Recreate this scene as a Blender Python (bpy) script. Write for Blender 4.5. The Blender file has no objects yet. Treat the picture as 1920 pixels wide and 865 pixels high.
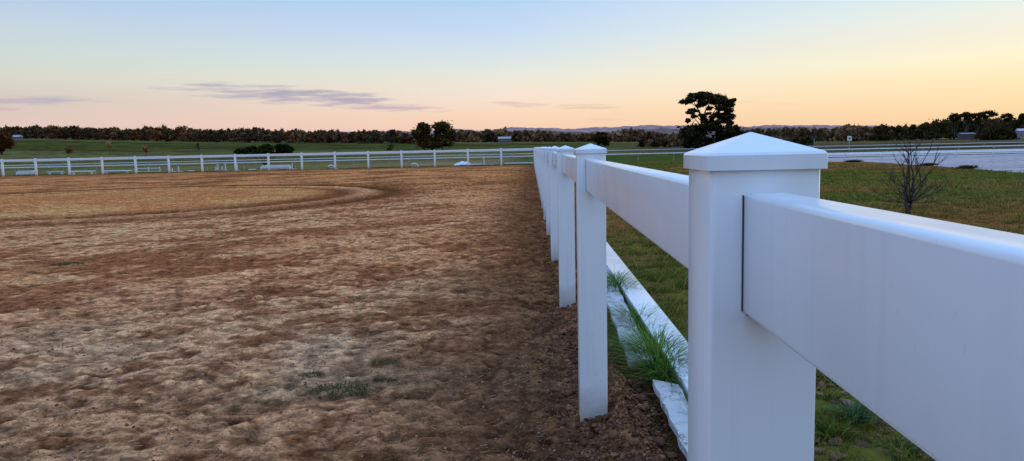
import bpy, bmesh, math, random
import numpy as np
from mathutils import Vector, Matrix, Euler

random.seed(7)
RNG = np.random.default_rng(11)
R = math.radians
sc = bpy.context.scene
col = sc.collection

# ------------------------------------------------------------------ camera
F = 1423.0
EYE = 1.22
PITCH, ROLL = R(6.2), R(1.25)
cam_d = bpy.data.cameras.new('camera')
cam = bpy.data.objects.new('camera', cam_d)
col.objects.link(cam)
cam_d.sensor_width = 36.0
cam_d.lens = F / 1920 * 36
cam_d.clip_start = 0.03
cam_d.clip_end = 20000
CR = Matrix.Rotation(math.pi / 2 - PITCH, 3, 'X') @ Matrix.Rotation(-ROLL, 3, 'Z')
cam.matrix_world = Matrix.Translation((0, 0, EYE)) @ CR.to_4x4()
sc.camera = cam

def ray(px, py):
    return CR @ Vector(((px - 960) / F, -(py - 432.5) / F, -1.0))

def gp(px, py, z=0.0):
    """point on the level z seen at a photograph pixel"""
    d = ray(px, py)
    t = (z - EYE) / d.z
    return Vector((d.x * t, d.y * t, z))

def dp(px, py, Y):
    """point at distance Y seen at a photograph pixel"""
    d = ray(px, py)
    t = Y / d.y
    return Vector((d.x * t, Y, EYE + d.z * t))

# ------------------------------------------------------------------ noise
def _hash(ix, iy, seed):
    n = (ix.astype(np.int64) * 374761393 + iy.astype(np.int64) * 668265263 + seed * 1274126177) & 0xffffffff
    n = ((n ^ (n >> 13)) * 1274126177) & 0xffffffff
    n = n ^ (n >> 16)
    return (n & 0xffffff) / float(0xffffff)

def vnoise(x, y, seed=0):
    ix = np.floor(x); iy = np.floor(y)
    fx = x - ix; fy = y - iy
    fx = fx * fx * fx * (fx * (fx * 6 - 15) + 10); fy = fy * fy * fy * (fy * (fy * 6 - 15) + 10)
    a = _hash(ix, iy, seed); b = _hash(ix + 1, iy, seed)
    c = _hash(ix, iy + 1, seed); d = _hash(ix + 1, iy + 1, seed)
    return (a + (b - a) * fx) * (1 - fy) + (c + (d - c) * fx) * fy

def fbm(x, y, octv=4, seed=0, gain=0.5):
    x = np.asarray(x, float); y = np.asarray(y, float)
    s = np.zeros(np.broadcast(x, y).shape); a = 1.0; t = 0.0
    for o in range(octv):
        ca, sa = math.cos(o * 1.1 + 0.4), math.sin(o * 1.1 + 0.4)
        f = 2.03 ** o
        s = s + a * vnoise((x * ca - y * sa) * f + 17.3 * o, (x * sa + y * ca) * f - 9.1 * o, seed + o)
        t += a; a *= gain
    return s / t

def sstep(a, b, x):
    t = np.clip((np.asarray(x, float) - a) / (b - a), 0, 1)
    return t * t * (3 - 2 * t)

def s2l(h):
    h = h.lstrip('#')
    out = []
    for i in (0, 2, 4):
        c = int(h[i:i + 2], 16) / 255
        out.append(c / 12.92 if c <= 0.04045 else ((c + 0.055) / 1.055) ** 2.4)
    return tuple(out)

# ------------------------------------------------------------------ naming helpers
def tag(o, label=None, cat=None, group=None, kind=None):
    if label: o['label'] = label
    if cat: o['category'] = cat
    if group: o['group'] = group
    if kind: o['kind'] = kind
    return o

def empty(name, loc=(0, 0, 0), rz=0.0):
    o = bpy.data.objects.new(name, None)
    o.empty_display_size = 0.2
    col.objects.link(o)
    o.location = loc
    o.rotation_euler = (0, 0, rz)
    return o

def link_mesh(name, me, mat, parent=None):
    o = bpy.data.objects.new(name, me)
    if mat is not None and not me.materials:
        me.materials.append(mat)
    col.objects.link(o)
    if parent is not None:
        o.parent = parent
    return o

def np_mesh(name, verts, faces, cols=None, smooth=False):
    """verts (n,3); faces (m,k) all of k corners; cols (n,3) point colours"""
    verts = np.asarray(verts, np.float32); faces = np.asarray(faces, np.int32)
    me = bpy.data.meshes.new(name)
    me.vertices.add(len(verts)); me.vertices.foreach_set('co', verts.ravel())
    m, k = faces.shape
    me.loops.add(m * k); me.loops.foreach_set('vertex_index', faces.ravel())
    me.polygons.add(m)
    me.polygons.foreach_set('loop_start', np.arange(0, m * k, k, dtype=np.int32))
    me.polygons.foreach_set('loop_total', np.full(m, k, np.int32))
    me.polygons.foreach_set('use_smooth', np.full(m, smooth, bool))
    me.update(calc_edges=True)
    if cols is not None:
        at = me.color_attributes.new('Col', 'FLOAT_COLOR', 'POINT')
        c4 = np.ones((len(verts), 4), np.float32); c4[:, :3] = cols
        at.data.foreach_set('color', c4.ravel())
    return me

class MB:
    """collects bars, tubes and lumps; build() links them as one mesh object"""
    def __init__(s):
        s.bm = bmesh.new()
    def box(s, c, size, rz=0.0, bevel=0.0, seg=2, rot=None, taper=None):
        r = bmesh.ops.create_cube(s.bm, size=1.0)
        vs = r['verts']
        M = (rot.to_4x4() if rot is not None else Matrix.Rotation(rz, 4, 'Z'))
        for v in vs:
            v.co = Vector((v.co.x * size[0], v.co.y * size[1], v.co.z * size[2]))
            if taper and v.co.z > 0:
                v.co.x *= taper; v.co.y *= taper
            v.co = (M @ v.co) + Vector(c)
        if bevel > 0:
            es = list({e for v in vs for e in v.link_edges})
            bmesh.ops.bevel(s.bm, geom=es, offset=bevel, segments=seg, profile=0.5, affect='EDGES')
    def tube(s, pts, radii, n=8, squash=None):
        pts = [Vector(p) for p in pts]
        if isinstance(radii, (int, float)): radii = [radii] * len(pts)
        rings = []
        for i, p in enumerate(pts):
            if i == 0: t = pts[1] - p
            elif i == len(pts) - 1: t = p - pts[i - 1]
            else: t = pts[i + 1] - pts[i - 1]
            t.normalize()
            a = Vector((0, 0, 1)) if abs(t.z) < 0.9 else Vector((1, 0, 0))
            u = t.cross(a).normalized(); w = t.cross(u).normalized()
            ring = []
            for k in range(n):
                an = 2 * math.pi * k / n
                q = u * math.cos(an) * radii[i] + w * math.sin(an) * radii[i] * (squash or 1)
                ring.append(s.bm.verts.new(p + q))
            rings.append(ring)
        for a, b in zip(rings[:-1], rings[1:]):
            for k in range(n):
                f = s.bm.faces.new((a[k], a[(k + 1) % n], b[(k + 1) % n], b[k]))
                f.smooth = True
        s.bm.faces.new(rings[0][::-1]); s.bm.faces.new(rings[-1])
    def build(s, name, mat, parent=None, smooth_angle=None):
        bmesh.ops.recalc_face_normals(s.bm, faces=s.bm.faces)
        me = bpy.data.meshes.new(name)
        s.bm.to_mesh(me); s.bm.free()
        if smooth_angle:
            for p in me.polygons: p.use_smooth = True
            me.set_sharp_from_angle(angle=R(smooth_angle))
        return link_mesh(name, me, mat, parent)

# ------------------------------------------------------------------ materials
def new_mat(name):
    m = bpy.data.materials.new(name); m.use_nodes = True
    nt = m.node_tree
    return m, nt, nt.nodes['Principled BSDF']

def N(nt, t, **kw):
    n = nt.nodes.new(t)
    for k, v in kw.items(): setattr(n, k, v)
    return n

def simple_mat(name, c, rough=0.6, var=0.15, scale=8.0, bump=0.0, coord='Object', spec=0.5):
    m, nt, b = new_mat(name)
    tc = N(nt, 'ShaderNodeTexCoord')
    no = N(nt, 'ShaderNodeTexNoise'); no.inputs['Scale'].default_value = scale; no.inputs['Detail'].default_value = 6
    nt.links.new(tc.outputs[coord], no.inputs['Vector'])
    rp = N(nt, 'ShaderNodeMapRange')
    rp.inputs['To Min'].default_value = 1 - var; rp.inputs['To Max'].default_value = 1 + var
    rp.inputs['From Min'].default_value = 0.3; rp.inputs['From Max'].default_value = 0.7
    nt.links.new(no.outputs['Fac'], rp.inputs['Value'])
    vm = N(nt, 'ShaderNodeVectorMath', operation='SCALE'); vm.inputs[0].default_value = c
    nt.links.new(rp.outputs['Result'], vm.inputs['Scale'])
    nt.links.new(vm.outputs[0], b.inputs['Base Color'])
    b.inputs['Roughness'].default_value = rough
    b.inputs['Specular IOR Level'].default_value = spec
    if bump > 0:
        bp = N(nt, 'ShaderNodeBump'); bp.inputs['Strength'].default_value = bump; bp.inputs['Distance'].default_value = 0.01
        nt.links.new(no.outputs['Fac'], bp.inputs['Height']); nt.links.new(bp.outputs[0], b.inputs['Normal'])
    return m

def attr_mat(name, rough=0.8, spec=0.2, translucent=0.0, var=0.0, scale=5.0):
    m, nt, b = new_mat(name)
    a = N(nt, 'ShaderNodeVertexColor'); a.layer_name = 'Col'
    src = a.outputs['Color']
    if var > 0:
        tc = N(nt, 'ShaderNodeTexCoord')
        no = N(nt, 'ShaderNodeTexNoise'); no.inputs['Scale'].default_value = scale; no.inputs['Detail'].default_value = 5
        nt.links.new(tc.outputs['Object'], no.inputs['Vector'])
        mr = N(nt, 'ShaderNodeMapRange'); mr.inputs['From Min'].default_value = 0.3; mr.inputs['From Max'].default_value = 0.7
        mr.inputs['To Min'].default_value = 1 - var; mr.inputs['To Max'].default_value = 1 + var
        nt.links.new(no.outputs['Fac'], mr.inputs['Value'])
        vm = N(nt, 'ShaderNodeVectorMath', operation='SCALE')
        nt.links.new(src, vm.inputs[0]); nt.links.new(mr.outputs['Result'], vm.inputs['Scale'])
        src = vm.outputs[0]
    nt.links.new(src, b.inputs['Base Color'])
    b.inputs['Roughness'].default_value = rough
    b.inputs['Specular IOR Level'].default_value = spec
    if translucent > 0:
        out = nt.nodes['Material Output']
        tr = N(nt, 'ShaderNodeBsdfTranslucent'); mx = N(nt, 'ShaderNodeMixShader'); mx.inputs[0].default_value = translucent
        nt.links.new(src, tr.inputs['Color'])
        nt.links.new(b.outputs[0], mx.inputs[1]); nt.links.new(tr.outputs[0], mx.inputs[2])
        nt.links.new(mx.outputs[0], out.inputs['Surface'])
    return m

# white vinyl: faint grime that thickens towards the soil, tiny scuffs
def vinyl_mat(name, base=(0.69, 0.705, 0.695), grime=True, rough=0.17, low=0.75):
    m, nt, b = new_mat(name)
    geo = N(nt, 'ShaderNodeNewGeometry')
    n1 = N(nt, 'ShaderNodeTexNoise'); n1.inputs['Scale'].default_value = 6; n1.inputs['Detail'].default_value = 7
    n2 = N(nt, 'ShaderNodeTexNoise'); n2.inputs['Scale'].default_value = 90; n2.inputs['Detail'].default_value = 3
    nt.links.new(geo.outputs['Position'], n1.inputs['Vector']); nt.links.new(geo.outputs['Position'], n2.inputs['Vector'])
    sx = N(nt, 'ShaderNodeSeparateXYZ'); nt.links.new(geo.outputs['Position'], sx.inputs[0])
    mr = N(nt, 'ShaderNodeMapRange'); mr.inputs['From Min'].default_value = 0.0; mr.inputs['From Max'].default_value = 0.22
    mr.inputs['To Min'].default_value = low; mr.inputs['To Max'].default_value = 0.0
    nt.links.new(sx.outputs['Z'], mr.inputs['Value'])
    ad = N(nt, 'ShaderNodeMath', operation='MULTIPLY_ADD'); ad.inputs[1].default_value = 0.9
    nt.links.new(n1.outputs['Fac'], ad.inputs[0]); nt.links.new(mr.outputs['Result'], ad.inputs[2])
    rp = N(nt, 'ShaderNodeMapRange'); rp.inputs['From Min'].default_value = 0.55; rp.inputs['From Max'].default_value = 1.25
    rp.inputs['To Max'].default_value = 0.75 if grime else 0.2
    nt.links.new(ad.outputs[0], rp.inputs['Value'])
    mx = N(nt, 'ShaderNodeMix', data_type='RGBA'); mx.inputs['A'].default_value = (*base, 1); mx.inputs['B'].default_value = (0.36, 0.27, 0.20, 1)
    nt.links.new(rp.outputs['Result'], mx.inputs['Factor'])
    sp = N(nt, 'ShaderNodeMapRange'); sp.inputs['From Min'].default_value = 0.70; sp.inputs['From Max'].default_value = 0.78
    sp.inputs['To Max'].default_value = 0.22
    m9 = N(nt, 'ShaderNodeMapRange'); m9.inputs['From Min'].default_value = 0.02; m9.inputs['From Max'].default_value = 0.45
    m9.inputs['To Min'].default_value = 0.16 if low > 0 else 0.0; m9.inputs['To Max'].default_value = 0.0; nt.links.new(sx.outputs['Z'], m9.inputs['Value'])
    a9 = N(nt, 'ShaderNodeMath', operation='ADD'); nt.links.new(n2.outputs['Fac'], a9.inputs[0]); nt.links.new(m9.outputs['Result'], a9.inputs[1])
    nt.links.new(a9.outputs[0], sp.inputs['Value'])
    mx2 = N(nt, 'ShaderNodeMix', data_type='RGBA'); mx2.inputs['B'].default_value = (0.4, 0.33, 0.27, 1)
    nt.links.new(mx.outputs['Result'], mx2.inputs['A']); nt.links.new(sp.outputs['Result'], mx2.inputs['Factor'])
    mpz = N(nt, 'ShaderNodeMapping'); mpz.inputs['Scale'].default_value = (34, 34, 1.6); nt.links.new(geo.outputs['Position'], mpz.inputs[0])
    n5 = N(nt, 'ShaderNodeTexNoise'); n5.inputs['Scale'].default_value = 1; n5.inputs['Detail'].default_value = 4; nt.links.new(mpz.outputs[0], n5.inputs['Vector'])
    m5 = N(nt, 'ShaderNodeMapRange'); m5.inputs['From Min'].default_value = 0.52; m5.inputs['From Max'].default_value = 0.75; m5.inputs['To Min'].default_value = 1.0; m5.inputs['To Max'].default_value = 0.945
    nt.links.new(n5.outputs['Fac'], m5.inputs['Value'])
    v5 = N(nt, 'ShaderNodeVectorMath', operation='SCALE'); nt.links.new(mx2.outputs['Result'], v5.inputs[0]); nt.links.new(m5.outputs['Result'], v5.inputs['Scale'])
    nt.links.new(v5.outputs[0], b.inputs['Base Color'])
    rr = N(nt, 'ShaderNodeMapRange'); rr.inputs['To Min'].default_value = rough - 0.06; rr.inputs['To Max'].default_value = rough + 0.16
    nt.links.new(n1.outputs['Fac'], rr.inputs['Value']); nt.links.new(rr.outputs['Result'], b.inputs['Roughness'])
    return m

M_vinyl = vinyl_mat('white vinyl')
M_clean = vinyl_mat('clean white vinyl', (0.68, 0.69, 0.68), low=0.0)
M_oldwhite = vinyl_mat('weathered white paint', (0.66, 0.65, 0.62), rough=0.55)
M_bright = simple_mat('fresh white board', (0.80, 0.80, 0.80), 0.5, 0.06)
M_dull = simple_mat('dull weathered rail', (0.55, 0.53, 0.49), 0.6)
M_gap = simple_mat('shadow gap', (0.03, 0.03, 0.035), 0.8)
M_steel = simple_mat('galvanised steel', (0.32, 0.33, 0.34), 0.5)
M_dark = simple_mat('dark painted board', (0.02, 0.02, 0.022), 0.6)
M_bark = simple_mat('dark bark', (0.030, 0.022, 0.018), 0.9, 0.4, 3, 0.5)
M_twig = simple_mat('bare twig bark', (0.036, 0.021, 0.018), 0.85, 0.3, 20)
M_leaf = attr_mat('tree foliage', 0.9, 0.0, 0.15)
M_blade = attr_mat('grass blades', 0.7, 0.06, 0.35)
M_clod = attr_mat('soil clods', 0.95, 0.1, var=0.35, scale=30)

# ------------------------------------------------------------------ layout of the near fence
vd = ray(995, 277); PSI = math.atan2(vd.x, vd.y)
U = Vector((math.sin(PSI), math.cos(PSI), 0)); NV = Vector((math.cos(PSI), -math.sin(PSI), 0))
PW = 0.1225            # post width
LAT = 0.200           # left face of the row, right of the lens
SP = 2.44
S0 = 0.853 + PW / 2   # centre of the nearest post
def row(lat, s, z=0.0):
    p = U * s + NV * lat
    return Vector((p.x, p.y, z))
NROW = 23
YFAR = row(0, S0 + SP * 22).y
XFAR = row(LAT + PW / 2, S0 + SP * 22).x
def row_lat(X, Y):
    return X * math.cos(PSI) - Y * math.sin(PSI)

# ------------------------------------------------------------------ terrain
def terrain_h(X, Y):
    X = np.asarray(X, float); Y = np.asarray(Y, float)
    r = np.sqrt(X * X + Y * Y) + 1e-6
    az = np.arctan2(X, Y)
    taz = np.clip(np.tan(np.clip(az, -1.2, 1.2)), -1.0, 1.0)
    h350 = np.clip(3.2 - 7.6 * taz, 0.5, 11)
    front = sstep(2.2, 1.2, np.abs(az))
    h = -0.5 * sstep(YFAR + 1.0, YFAR + 7, Y) * sstep(4, -4, X) * front
    h = h - 0.15 * sstep(40, 60, Y) * sstep(0, 6, X) * front
    rise = np.clip((r - 95) / (350 - 95), 0, 1.35)
    h = h + (h350 + 0.4) * (rise ** 1.1) * front
    far = np.clip((r - 430) / 900, 0, 3)
    h = h + far * 14 * (fbm(X / 420, Y / 420, 3, 5) - 0.25) * front
    h = h + (fbm(X * 0.35, Y * 0.35, 3, 9) - 0.5) * 0.10 * sstep(2, 8, r) * sstep(60, 30, r) * sstep(0.9, 2.2, row_lat(X, Y))
    return h

def lin(h): return np.array(s2l(h))

def build_ground():
    front = np.radians(np.arange(-47, 47.01, 0.16)); back = np.radians(np.arange(50, 310.1, 4.0))
    az = np.concatenate([front, back]); na = len(az)
    rr = np.concatenate([[0.02], np.geomspace(0.4, 7000, 360)]); nr = len(rr)
    A, Rr = np.meshgrid(az, rr, indexing='ij')
    X = Rr * np.sin(A); Y = Rr * np.cos(A)
    Z = terrain_h(X, Y)
    rl = row_lat(X, Y)
    inside = sstep(0.75, 0.30, rl) * sstep(YFAR + 1.4, YFAR + 0.3, Y)
    Z = Z - 0.10 * inside
    Z = Z + (fbm(X * 6, Y * 6, 3, 3) - 0.5) * 0.05 * sstep(30, 10, Rr) * sstep(0.6, 1.0, rl)
    idx = np.arange(na * nr).reshape(na, nr)
    a = idx; b = np.roll(idx, -1, axis=0)
    f = np.stack([a[:, :-1], b[:, :-1], b[:, 1:], a[:, 1:]], -1).reshape(-1, 4)
    # colour zones
    n1 = fbm(X / 3.0, Y / 3.0, 5, 21)[..., None]; n2 = fbm(X / 14, Y / 14, 4, 22)[..., None]; n3 = fbm(X / 60, Y / 25, 4, 23)[..., None]
    nfine = fbm(X * 3, Y * 3, 4, 24)[..., None]
    def mix(p, q, t): return p + (q - p) * t
    olive = np.array([0.075, 0.080, 0.022]); brown = np.array([0.15, 0.078, 0.036]); green = np.array([0.048, 0.064, 0.014])
    pad = mix(olive, brown, sstep(0.46, 0.62, n1 * 0.5 + n2 * 0.5)); pad = mix(pad, green, sstep(0.50, 0.64, nfine) * 0.6)
    soil = np.array([0.085, 0.052, 0.032])
    pad = mix(pad, soil, (sstep(1.3, 0.7, rl) * 0.8)[..., None])
    greybrown = np.array([0.165, 0.125, 0.090]); trackg = np.array([0.105, 0.100, 0.055])
    beyond = mix(greybrown, trackg, sstep(0.42, 0.62, n3))
    Yc = Y[..., None]; Xc = X[..., None]; Rc = Rr[..., None]; L = rl[..., None]
    verge = np.array([0.055, 0.070, 0.024])
    left = mix(verge, beyond, sstep(YFAR + 1.5, YFAR + 7, Yc + (n1 - 0.5) * 6))
    azs = A[..., None]
    dull = np.array([0.085, 0.088, 0.050]); rich = np.array([0.052, 0.064, 0.024]); yel = np.array([0.085, 0.092, 0.030])
    right = mix(pad, np.array([0.042, 0.062, 0.022]), sstep(58, 66, Yc))
    isl = sstep(4, -4, Xc)
    near = mix(right, left, isl * sstep(YFAR - 1, YFAR + 1, Yc))
    n4 = fbm(X / 25, Y / 9, 4, 31)[..., None]
    fieldL = mix(dull, yel, sstep(0.4, 0.65, n4))
    fieldL = mix(fieldL, rich, sstep(170, 235, Rc + (n3 - 0.5) * 60) * sstep(400, 330, Rc))
    fieldR = mix(np.array([0.062, 0.056, 0.040]) * (0.7 + 0.7 * n4), np.array([0.095, 0.088, 0.045]), sstep(230, 300, Rc + (n3 - 0.5) * 80))
    field = mix(fieldR, fieldL, sstep(0.20, 0.12, azs))
    near = mix(near, field, sstep(98, 112, Rc + (n2 - 0.5) * 10))
    farc = mix(np.array([0.13, 0.10, 0.085]), np.array([0.10, 0.115, 0.06]), sstep(0.4, 0.6, n3))
    near = near * (1 - 0.45 * (sstep(100, 130, Rc) * sstep(0.50, 0.60, fbm(X / 40, Y / 5, 4, 77)[..., None])))
    near = mix(near, farc, sstep(360, 480, Rc))
    near = near * np.array([1.60, 1.22, 0.75]) * (0.72 + 0.56 * fbm(X / 1.2, Y / 1.2, 4, 40)[..., None])
    me = np_mesh('ground', np.stack([X, Y, Z], -1).reshape(-1, 3), f, near.reshape(-1, 3), True)
    m, nt, b_ = new_mat('grassland')
    at = N(nt, 'ShaderNodeVertexColor'); at.layer_name = 'Col'
    geo = N(nt, 'ShaderNodeNewGeometry')
    no = N(nt, 'ShaderNodeTexNoise'); no.inputs['Scale'].default_value = 7; no.inputs['Detail'].default_value = 9; no.inputs['Roughness'].default_value = 0.7
    nt.links.new(geo.outputs['Position'], no.inputs['Vector'])
    mr = N(nt, 'ShaderNodeMapRange'); mr.inputs['From Min'].default_value = 0.32; mr.inputs['From Max'].default_value = 0.68
    mr.inputs['To Min'].default_value = 0.5; mr.inputs['To Max'].default_value = 1.5
    nt.links.new(no.outputs['Fac'], mr.inputs['Value'])
    vm = N(nt, 'ShaderNodeVectorMath', operation='SCALE')
    nt.links.new(at.outputs['Color'], vm.inputs[0]); nt.links.new(mr.outputs['Result'], vm.inputs['Scale'])
    nt.links.new(vm.outputs[0], b_.inputs['Base Color'])
    b_.inputs['Roughness'].default_value = 0.95; b_.inputs['Specular IOR Level'].default_value = 0.0
    bp = N(nt, 'ShaderNodeBump'); bp.inputs['Strength'].default_value = 0.7; bp.inputs['Distance'].default_value = 0.05
    nt.links.new(no.outputs['Fac'], bp.inputs['Height']); nt.links.new(bp.outputs[0], b_.inputs['Normal'])
    o = link_mesh('ground', me, m); tag(o, kind='structure')
build_ground()

# ------------------------------------------------------------------ arena soil
RC = (-11.6, 21.8)   # centre of the worn circle
def prints(X, Y, cell, seed, prob, rad):
    """trampled hollows: 0 outside, 1 in the middle of a print; and the thrown-up rim"""
    gx_, gy_ = np.floor(X / cell), np.floor(Y / cell)
    hol = np.zeros(np.shape(X)); rim = np.zeros(np.shape(X))
    for i in (-1, 0, 1):
        for j in (-1, 0, 1):
            cx, cy = gx_ + i, gy_ + j
            px = (cx + _hash(cx, cy, seed)) * cell; py = (cy + _hash(cx, cy, seed + 1)) * cell
            on = _hash(cx, cy, seed + 2) < prob
            r = rad * (0.6 + 0.8 * _hash(cx, cy, seed + 3)); a = _hash(cx, cy, seed + 4) * 3.14
            dx, dy = X - px, Y - py
            u = (dx * np.cos(a) + dy * np.sin(a)) / r; v = (-dx * np.sin(a) + dy * np.cos(a)) / (r * 0.62)
            q = np.sqrt(u * u + v * v)
            hol = np.maximum(hol, on * sstep(1.0, 0.45, q)); rim = np.maximum(rim, on * np.exp(-((q - 1.15) / 0.25) ** 2) * sstep(-1.2, 0.8, v))
    return hol, rim

def arena_h(X, Y):
    X = np.asarray(X, float); Y = np.asarray(Y, float)
    rl = row_lat(X, Y)
    d = np.sqrt(X * X + Y * Y)
    n = fbm(X * 3.1, Y * 3.9, 4, 60, 0.55)
    h = (n - 0.5) * 0.026 + (fbm(X * 8, Y * 8, 4, 66, 0.6) - 0.5) * 0.026
    ho, ri = prints(X + 0.05 * fbm(X * 9, Y * 9, 2, 67), Y, 0.25, 300, 0.62, 0.085)
    ho2, ri2 = prints(X, Y, 0.42, 320, 0.5, 0.12)
    h = h - 0.015 * ho + 0.006 * ri - 0.012 * ho2 + 0.006 * ri2
    pits = fbm(X * 6.3 + 3, Y * 7.1, 3, 61)
    h = h - 0.016 * sstep(0.56, 0.74, pits)
    h = h + (fbm(X * 26, Y * 26, 3, 62) - 0.5) * 0.014 * sstep(14, 5, d)
    # ridged soft clods close to the posts
    strip = sstep(-0.55, 0.15, rl)
    cl = np.abs(fbm(X * 13, Y * 13, 4, 63) - 0.5) * 2
    h = h + strip * (-0.036 + (0.5 - cl) * 0.045)
    sm = np.abs(((rl * 0 + Y / math.cos(PSI) - S0) / SP + 0.5) % 1 - 0.5) * SP
    base_ = np.exp(-(((rl - LAT - PW / 2) ** 2 + sm ** 2) / 0.13 ** 2)) * 0.016
    mound = base_ + np.exp(-((rl - 0.41) / 0.075) ** 2) * (0.030 + 0.03 * fbm(X * 1.5, Y * 1.5, 2, 64)) * (1 + 0.9 * sstep(4.2, 3, Y))
    h = h + mound + strip * sstep(0.18, 0.3, rl) * (0.5 - cl) * 0.05
    # ring ruts
    rr = np.sqrt((X - RC[0]) ** 2 + (Y - RC[1]) ** 2)
    h = h - 0.05 * np.exp(-((rr - 8.0) / 0.35) ** 2) - 0.035 * np.exp(-((rr - 6.7) / 0.3) ** 2)
    return h

def grid_axis_x():
    t = np.linspace(-1, 1, 780)
    x = np.sinh(t * 5.3) / np.sinh(5.3) * 75
    return x

def build_arena():
    ys = [-6, -3, 0, 1.0, 1.8]
    y = 2.3
    while y < YFAR + 0.9:
        ys.append(y); y += max(0.011, y * y * 0.0009 if y < 9 else y * 0.0075)
    ys = np.array(ys)
    # lateral coordinate, dense near the lens and at the edge of the soil
    e = 0.66
    g = np.concatenate([-np.geomspace(0.012, 1.0, 1)[:0], -(np.expm1(np.linspace(0, 5.2, 620)) / np.expm1(5.2)) * 78])
    xs = np.sort(g) + e
    # densify: offset uniform for the first 3 m
    core = np.arange(-2.7, e, 0.014); outer = -2.7 - (np.expm1(np.linspace(0, 4.0, 330)) / np.expm1(4.0)) * 76
    lat = np.unique(np.concatenate([outer, core, [e]]))
    L, Y = np.meshgrid(lat, ys, indexing='ij')
    X = (L + Y * math.sin(PSI)) / math.cos(PSI)
    edge = 0.49 + (fbm(Y * 1.7, Y * 0 + 3.3, 4, 70) - 0.5) * 0.14 + 0.09 * np.exp(-((Y - 3.75) / 0.25) ** 2)
    Ls = np.where(L > 0.30, 0.30 + (L - 0.30) * (edge - 0.30 + 0.05) / (e - 0.30), L)
    X = (Ls + Y * math.sin(PSI)) / math.cos(PSI)
    H = arena_h(X, Y)
    fade = sstep(edge + 0.03, edge - 0.09, Ls)
    H = H * fade - 0.09 * (1 - fade)
    fy = sstep(YFAR + 0.85, YFAR + 0.35, Y)
    H = H * fy - 0.15 * (1 - fy)
    # colours
    def mix(p, q, t): return p + (q - p) * np.asarray(t)[..., None]
    tan = np.array([0.405, 0.262, 0.180]); dk = np.array([0.150, 0.078, 0.048]); org = np.array([0.370, 0.195, 0.100])
    grey = np.array([0.330, 0.262, 0.205]); soil = np.array([0.112, 0.066, 0.043]); olive = np.array([0.33, 0.25, 0.12])
    d = np.sqrt(X * X + Y * Y); rl = row_lat(X, Y)
    patch = fbm(X / 1.6, Y / 1.6, 4, 80); big = fbm(X / 5.5, Y / 5.5, 3, 81)
    lump = fbm(X * 3.1, Y * 3.9, 4, 60, 0.55)
    fine = fbm(X * 7.0, Y * 10.5, 5, 83, 0.7)
    # streaks left by the harrow, running away to the right
    a = 0.75
    sx = (X * math.cos(a) + Y * math.sin(a)); sy = (-X * math.sin(a) + Y * math.cos(a))
    streak = fbm(sx * 0.9, sy * 4.2, 4, 84)
    v = 0.20 * lump + 0.36 * fine + 0.22 * patch + 0.20 * streak
    c = mix(dk * 1.15, tan, sstep(0.435, 0.53, v))
    c = mix(c, grey * (0.6 + 0.8 * fine[..., None]), 0.75 * sstep(0.50, 0.62, big * 0.4 + patch * 0.6) * sstep(8.5, 4.5, d))
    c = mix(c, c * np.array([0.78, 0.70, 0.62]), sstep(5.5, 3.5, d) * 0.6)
    far = sstep(16, 27, Y + (patch - 0.5) * 9)
    c = mix(c, org * (0.30 + 1.05 * sstep(0.38, 0.62, 0.5 * fine + 0.5 * patch)[..., None] * 0.62), far * 0.8)
    rr = np.sqrt((X - RC[0]) ** 2 + (Y - RC[1]) ** 2); an = np.arctan2(Y - RC[1], X - RC[0])
    inner = sstep(6.6, 5.6, rr + (patch - 0.5) * 2.5)
    c = mix(c, mix(org * 0.95, olive, sstep(0.45, 0.6, patch)), inner * 0.6)
    lowr = sstep(-1.9, -1.1, an) * sstep(0.6, -0.1, an)
    band = np.exp(-((rr - 7.35) / 0.45) ** 2)
    c = mix(c, tan * 1.02, band * 0.7)
    fadea = 0.45 + 0.55 * sstep(-2.0, -0.6, an) * sstep(3.3, 2.6, an)
    darkb = np.array([0.130, 0.068, 0.036])
    c = mix(c, darkb, np.clip(np.exp(-((rr - 8.2 - (patch - .5) * .5) / (0.42 + .3 * lowr)) ** 2) + 0.9 * np.exp(-((rr - 6.5) / (0.36 + .25 * lowr)) ** 2), 0, 1) * fadea * (0.5 + 0.9 * fine))
    for (qx, qr, qw, qa) in ((-13.5, 12.4, .5, .7), (-13.5, 14.1, .4, .5), (-16, 17.4, .4, .5)):
        r3 = np.sqrt((X - qx) ** 2 + (Y - 17.5) ** 2); c = mix(c, darkb * 1.3, qa * np.exp(-((r3 - qr - (patch - .5) * .8) / qw) ** 2) * sstep(19, 14, Y) * sstep(3, 6, Y) * sstep(.35, .6, fine))
    # loose turned soil beside the posts, and damp strip along the far fence
    st = sstep(-1.25, -0.05, rl + (patch - 0.5) * 1.1 + (fine - 0.5) * 0.5)
    c = mix(c, soil * 0.92 * (0.55 + 0.95 * fine[..., None]), st * (0.92 - 0.35 * sstep(10, 45, Y)))
    c = mix(c, np.array([0.15, 0.085, 0.05]), 0.75 * sstep(YFAR - 4.5, YFAR - 1.0, Y + (patch - 0.5) * 3))
    c = mix(c, np.array([0.06, 0.072, 0.026]), 0.9 * sstep(YFAR - 0.9, YFAR + 0.1, Y + (patch - 0.5) * 1.2))
    c = c * mix(np.array([2.35, 1.48, 0.84]), np.array([1.95, 1.44, 0.95]), sstep(9, 4, d))
    ho, ri = prints(X + 0.05 * fbm(X * 9, Y * 9, 2, 67), Y, 0.25, 300, 0.62, 0.085); ho2, ri2 = prints(X, Y, 0.42, 320, 0.5, 0.12)
    wet = np.clip(np.maximum(ho, ho2), 0, 1) * (0.35 + 0.65 * sstep(0.40, 0.6, patch)) * sstep(26, 12, Y)
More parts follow.
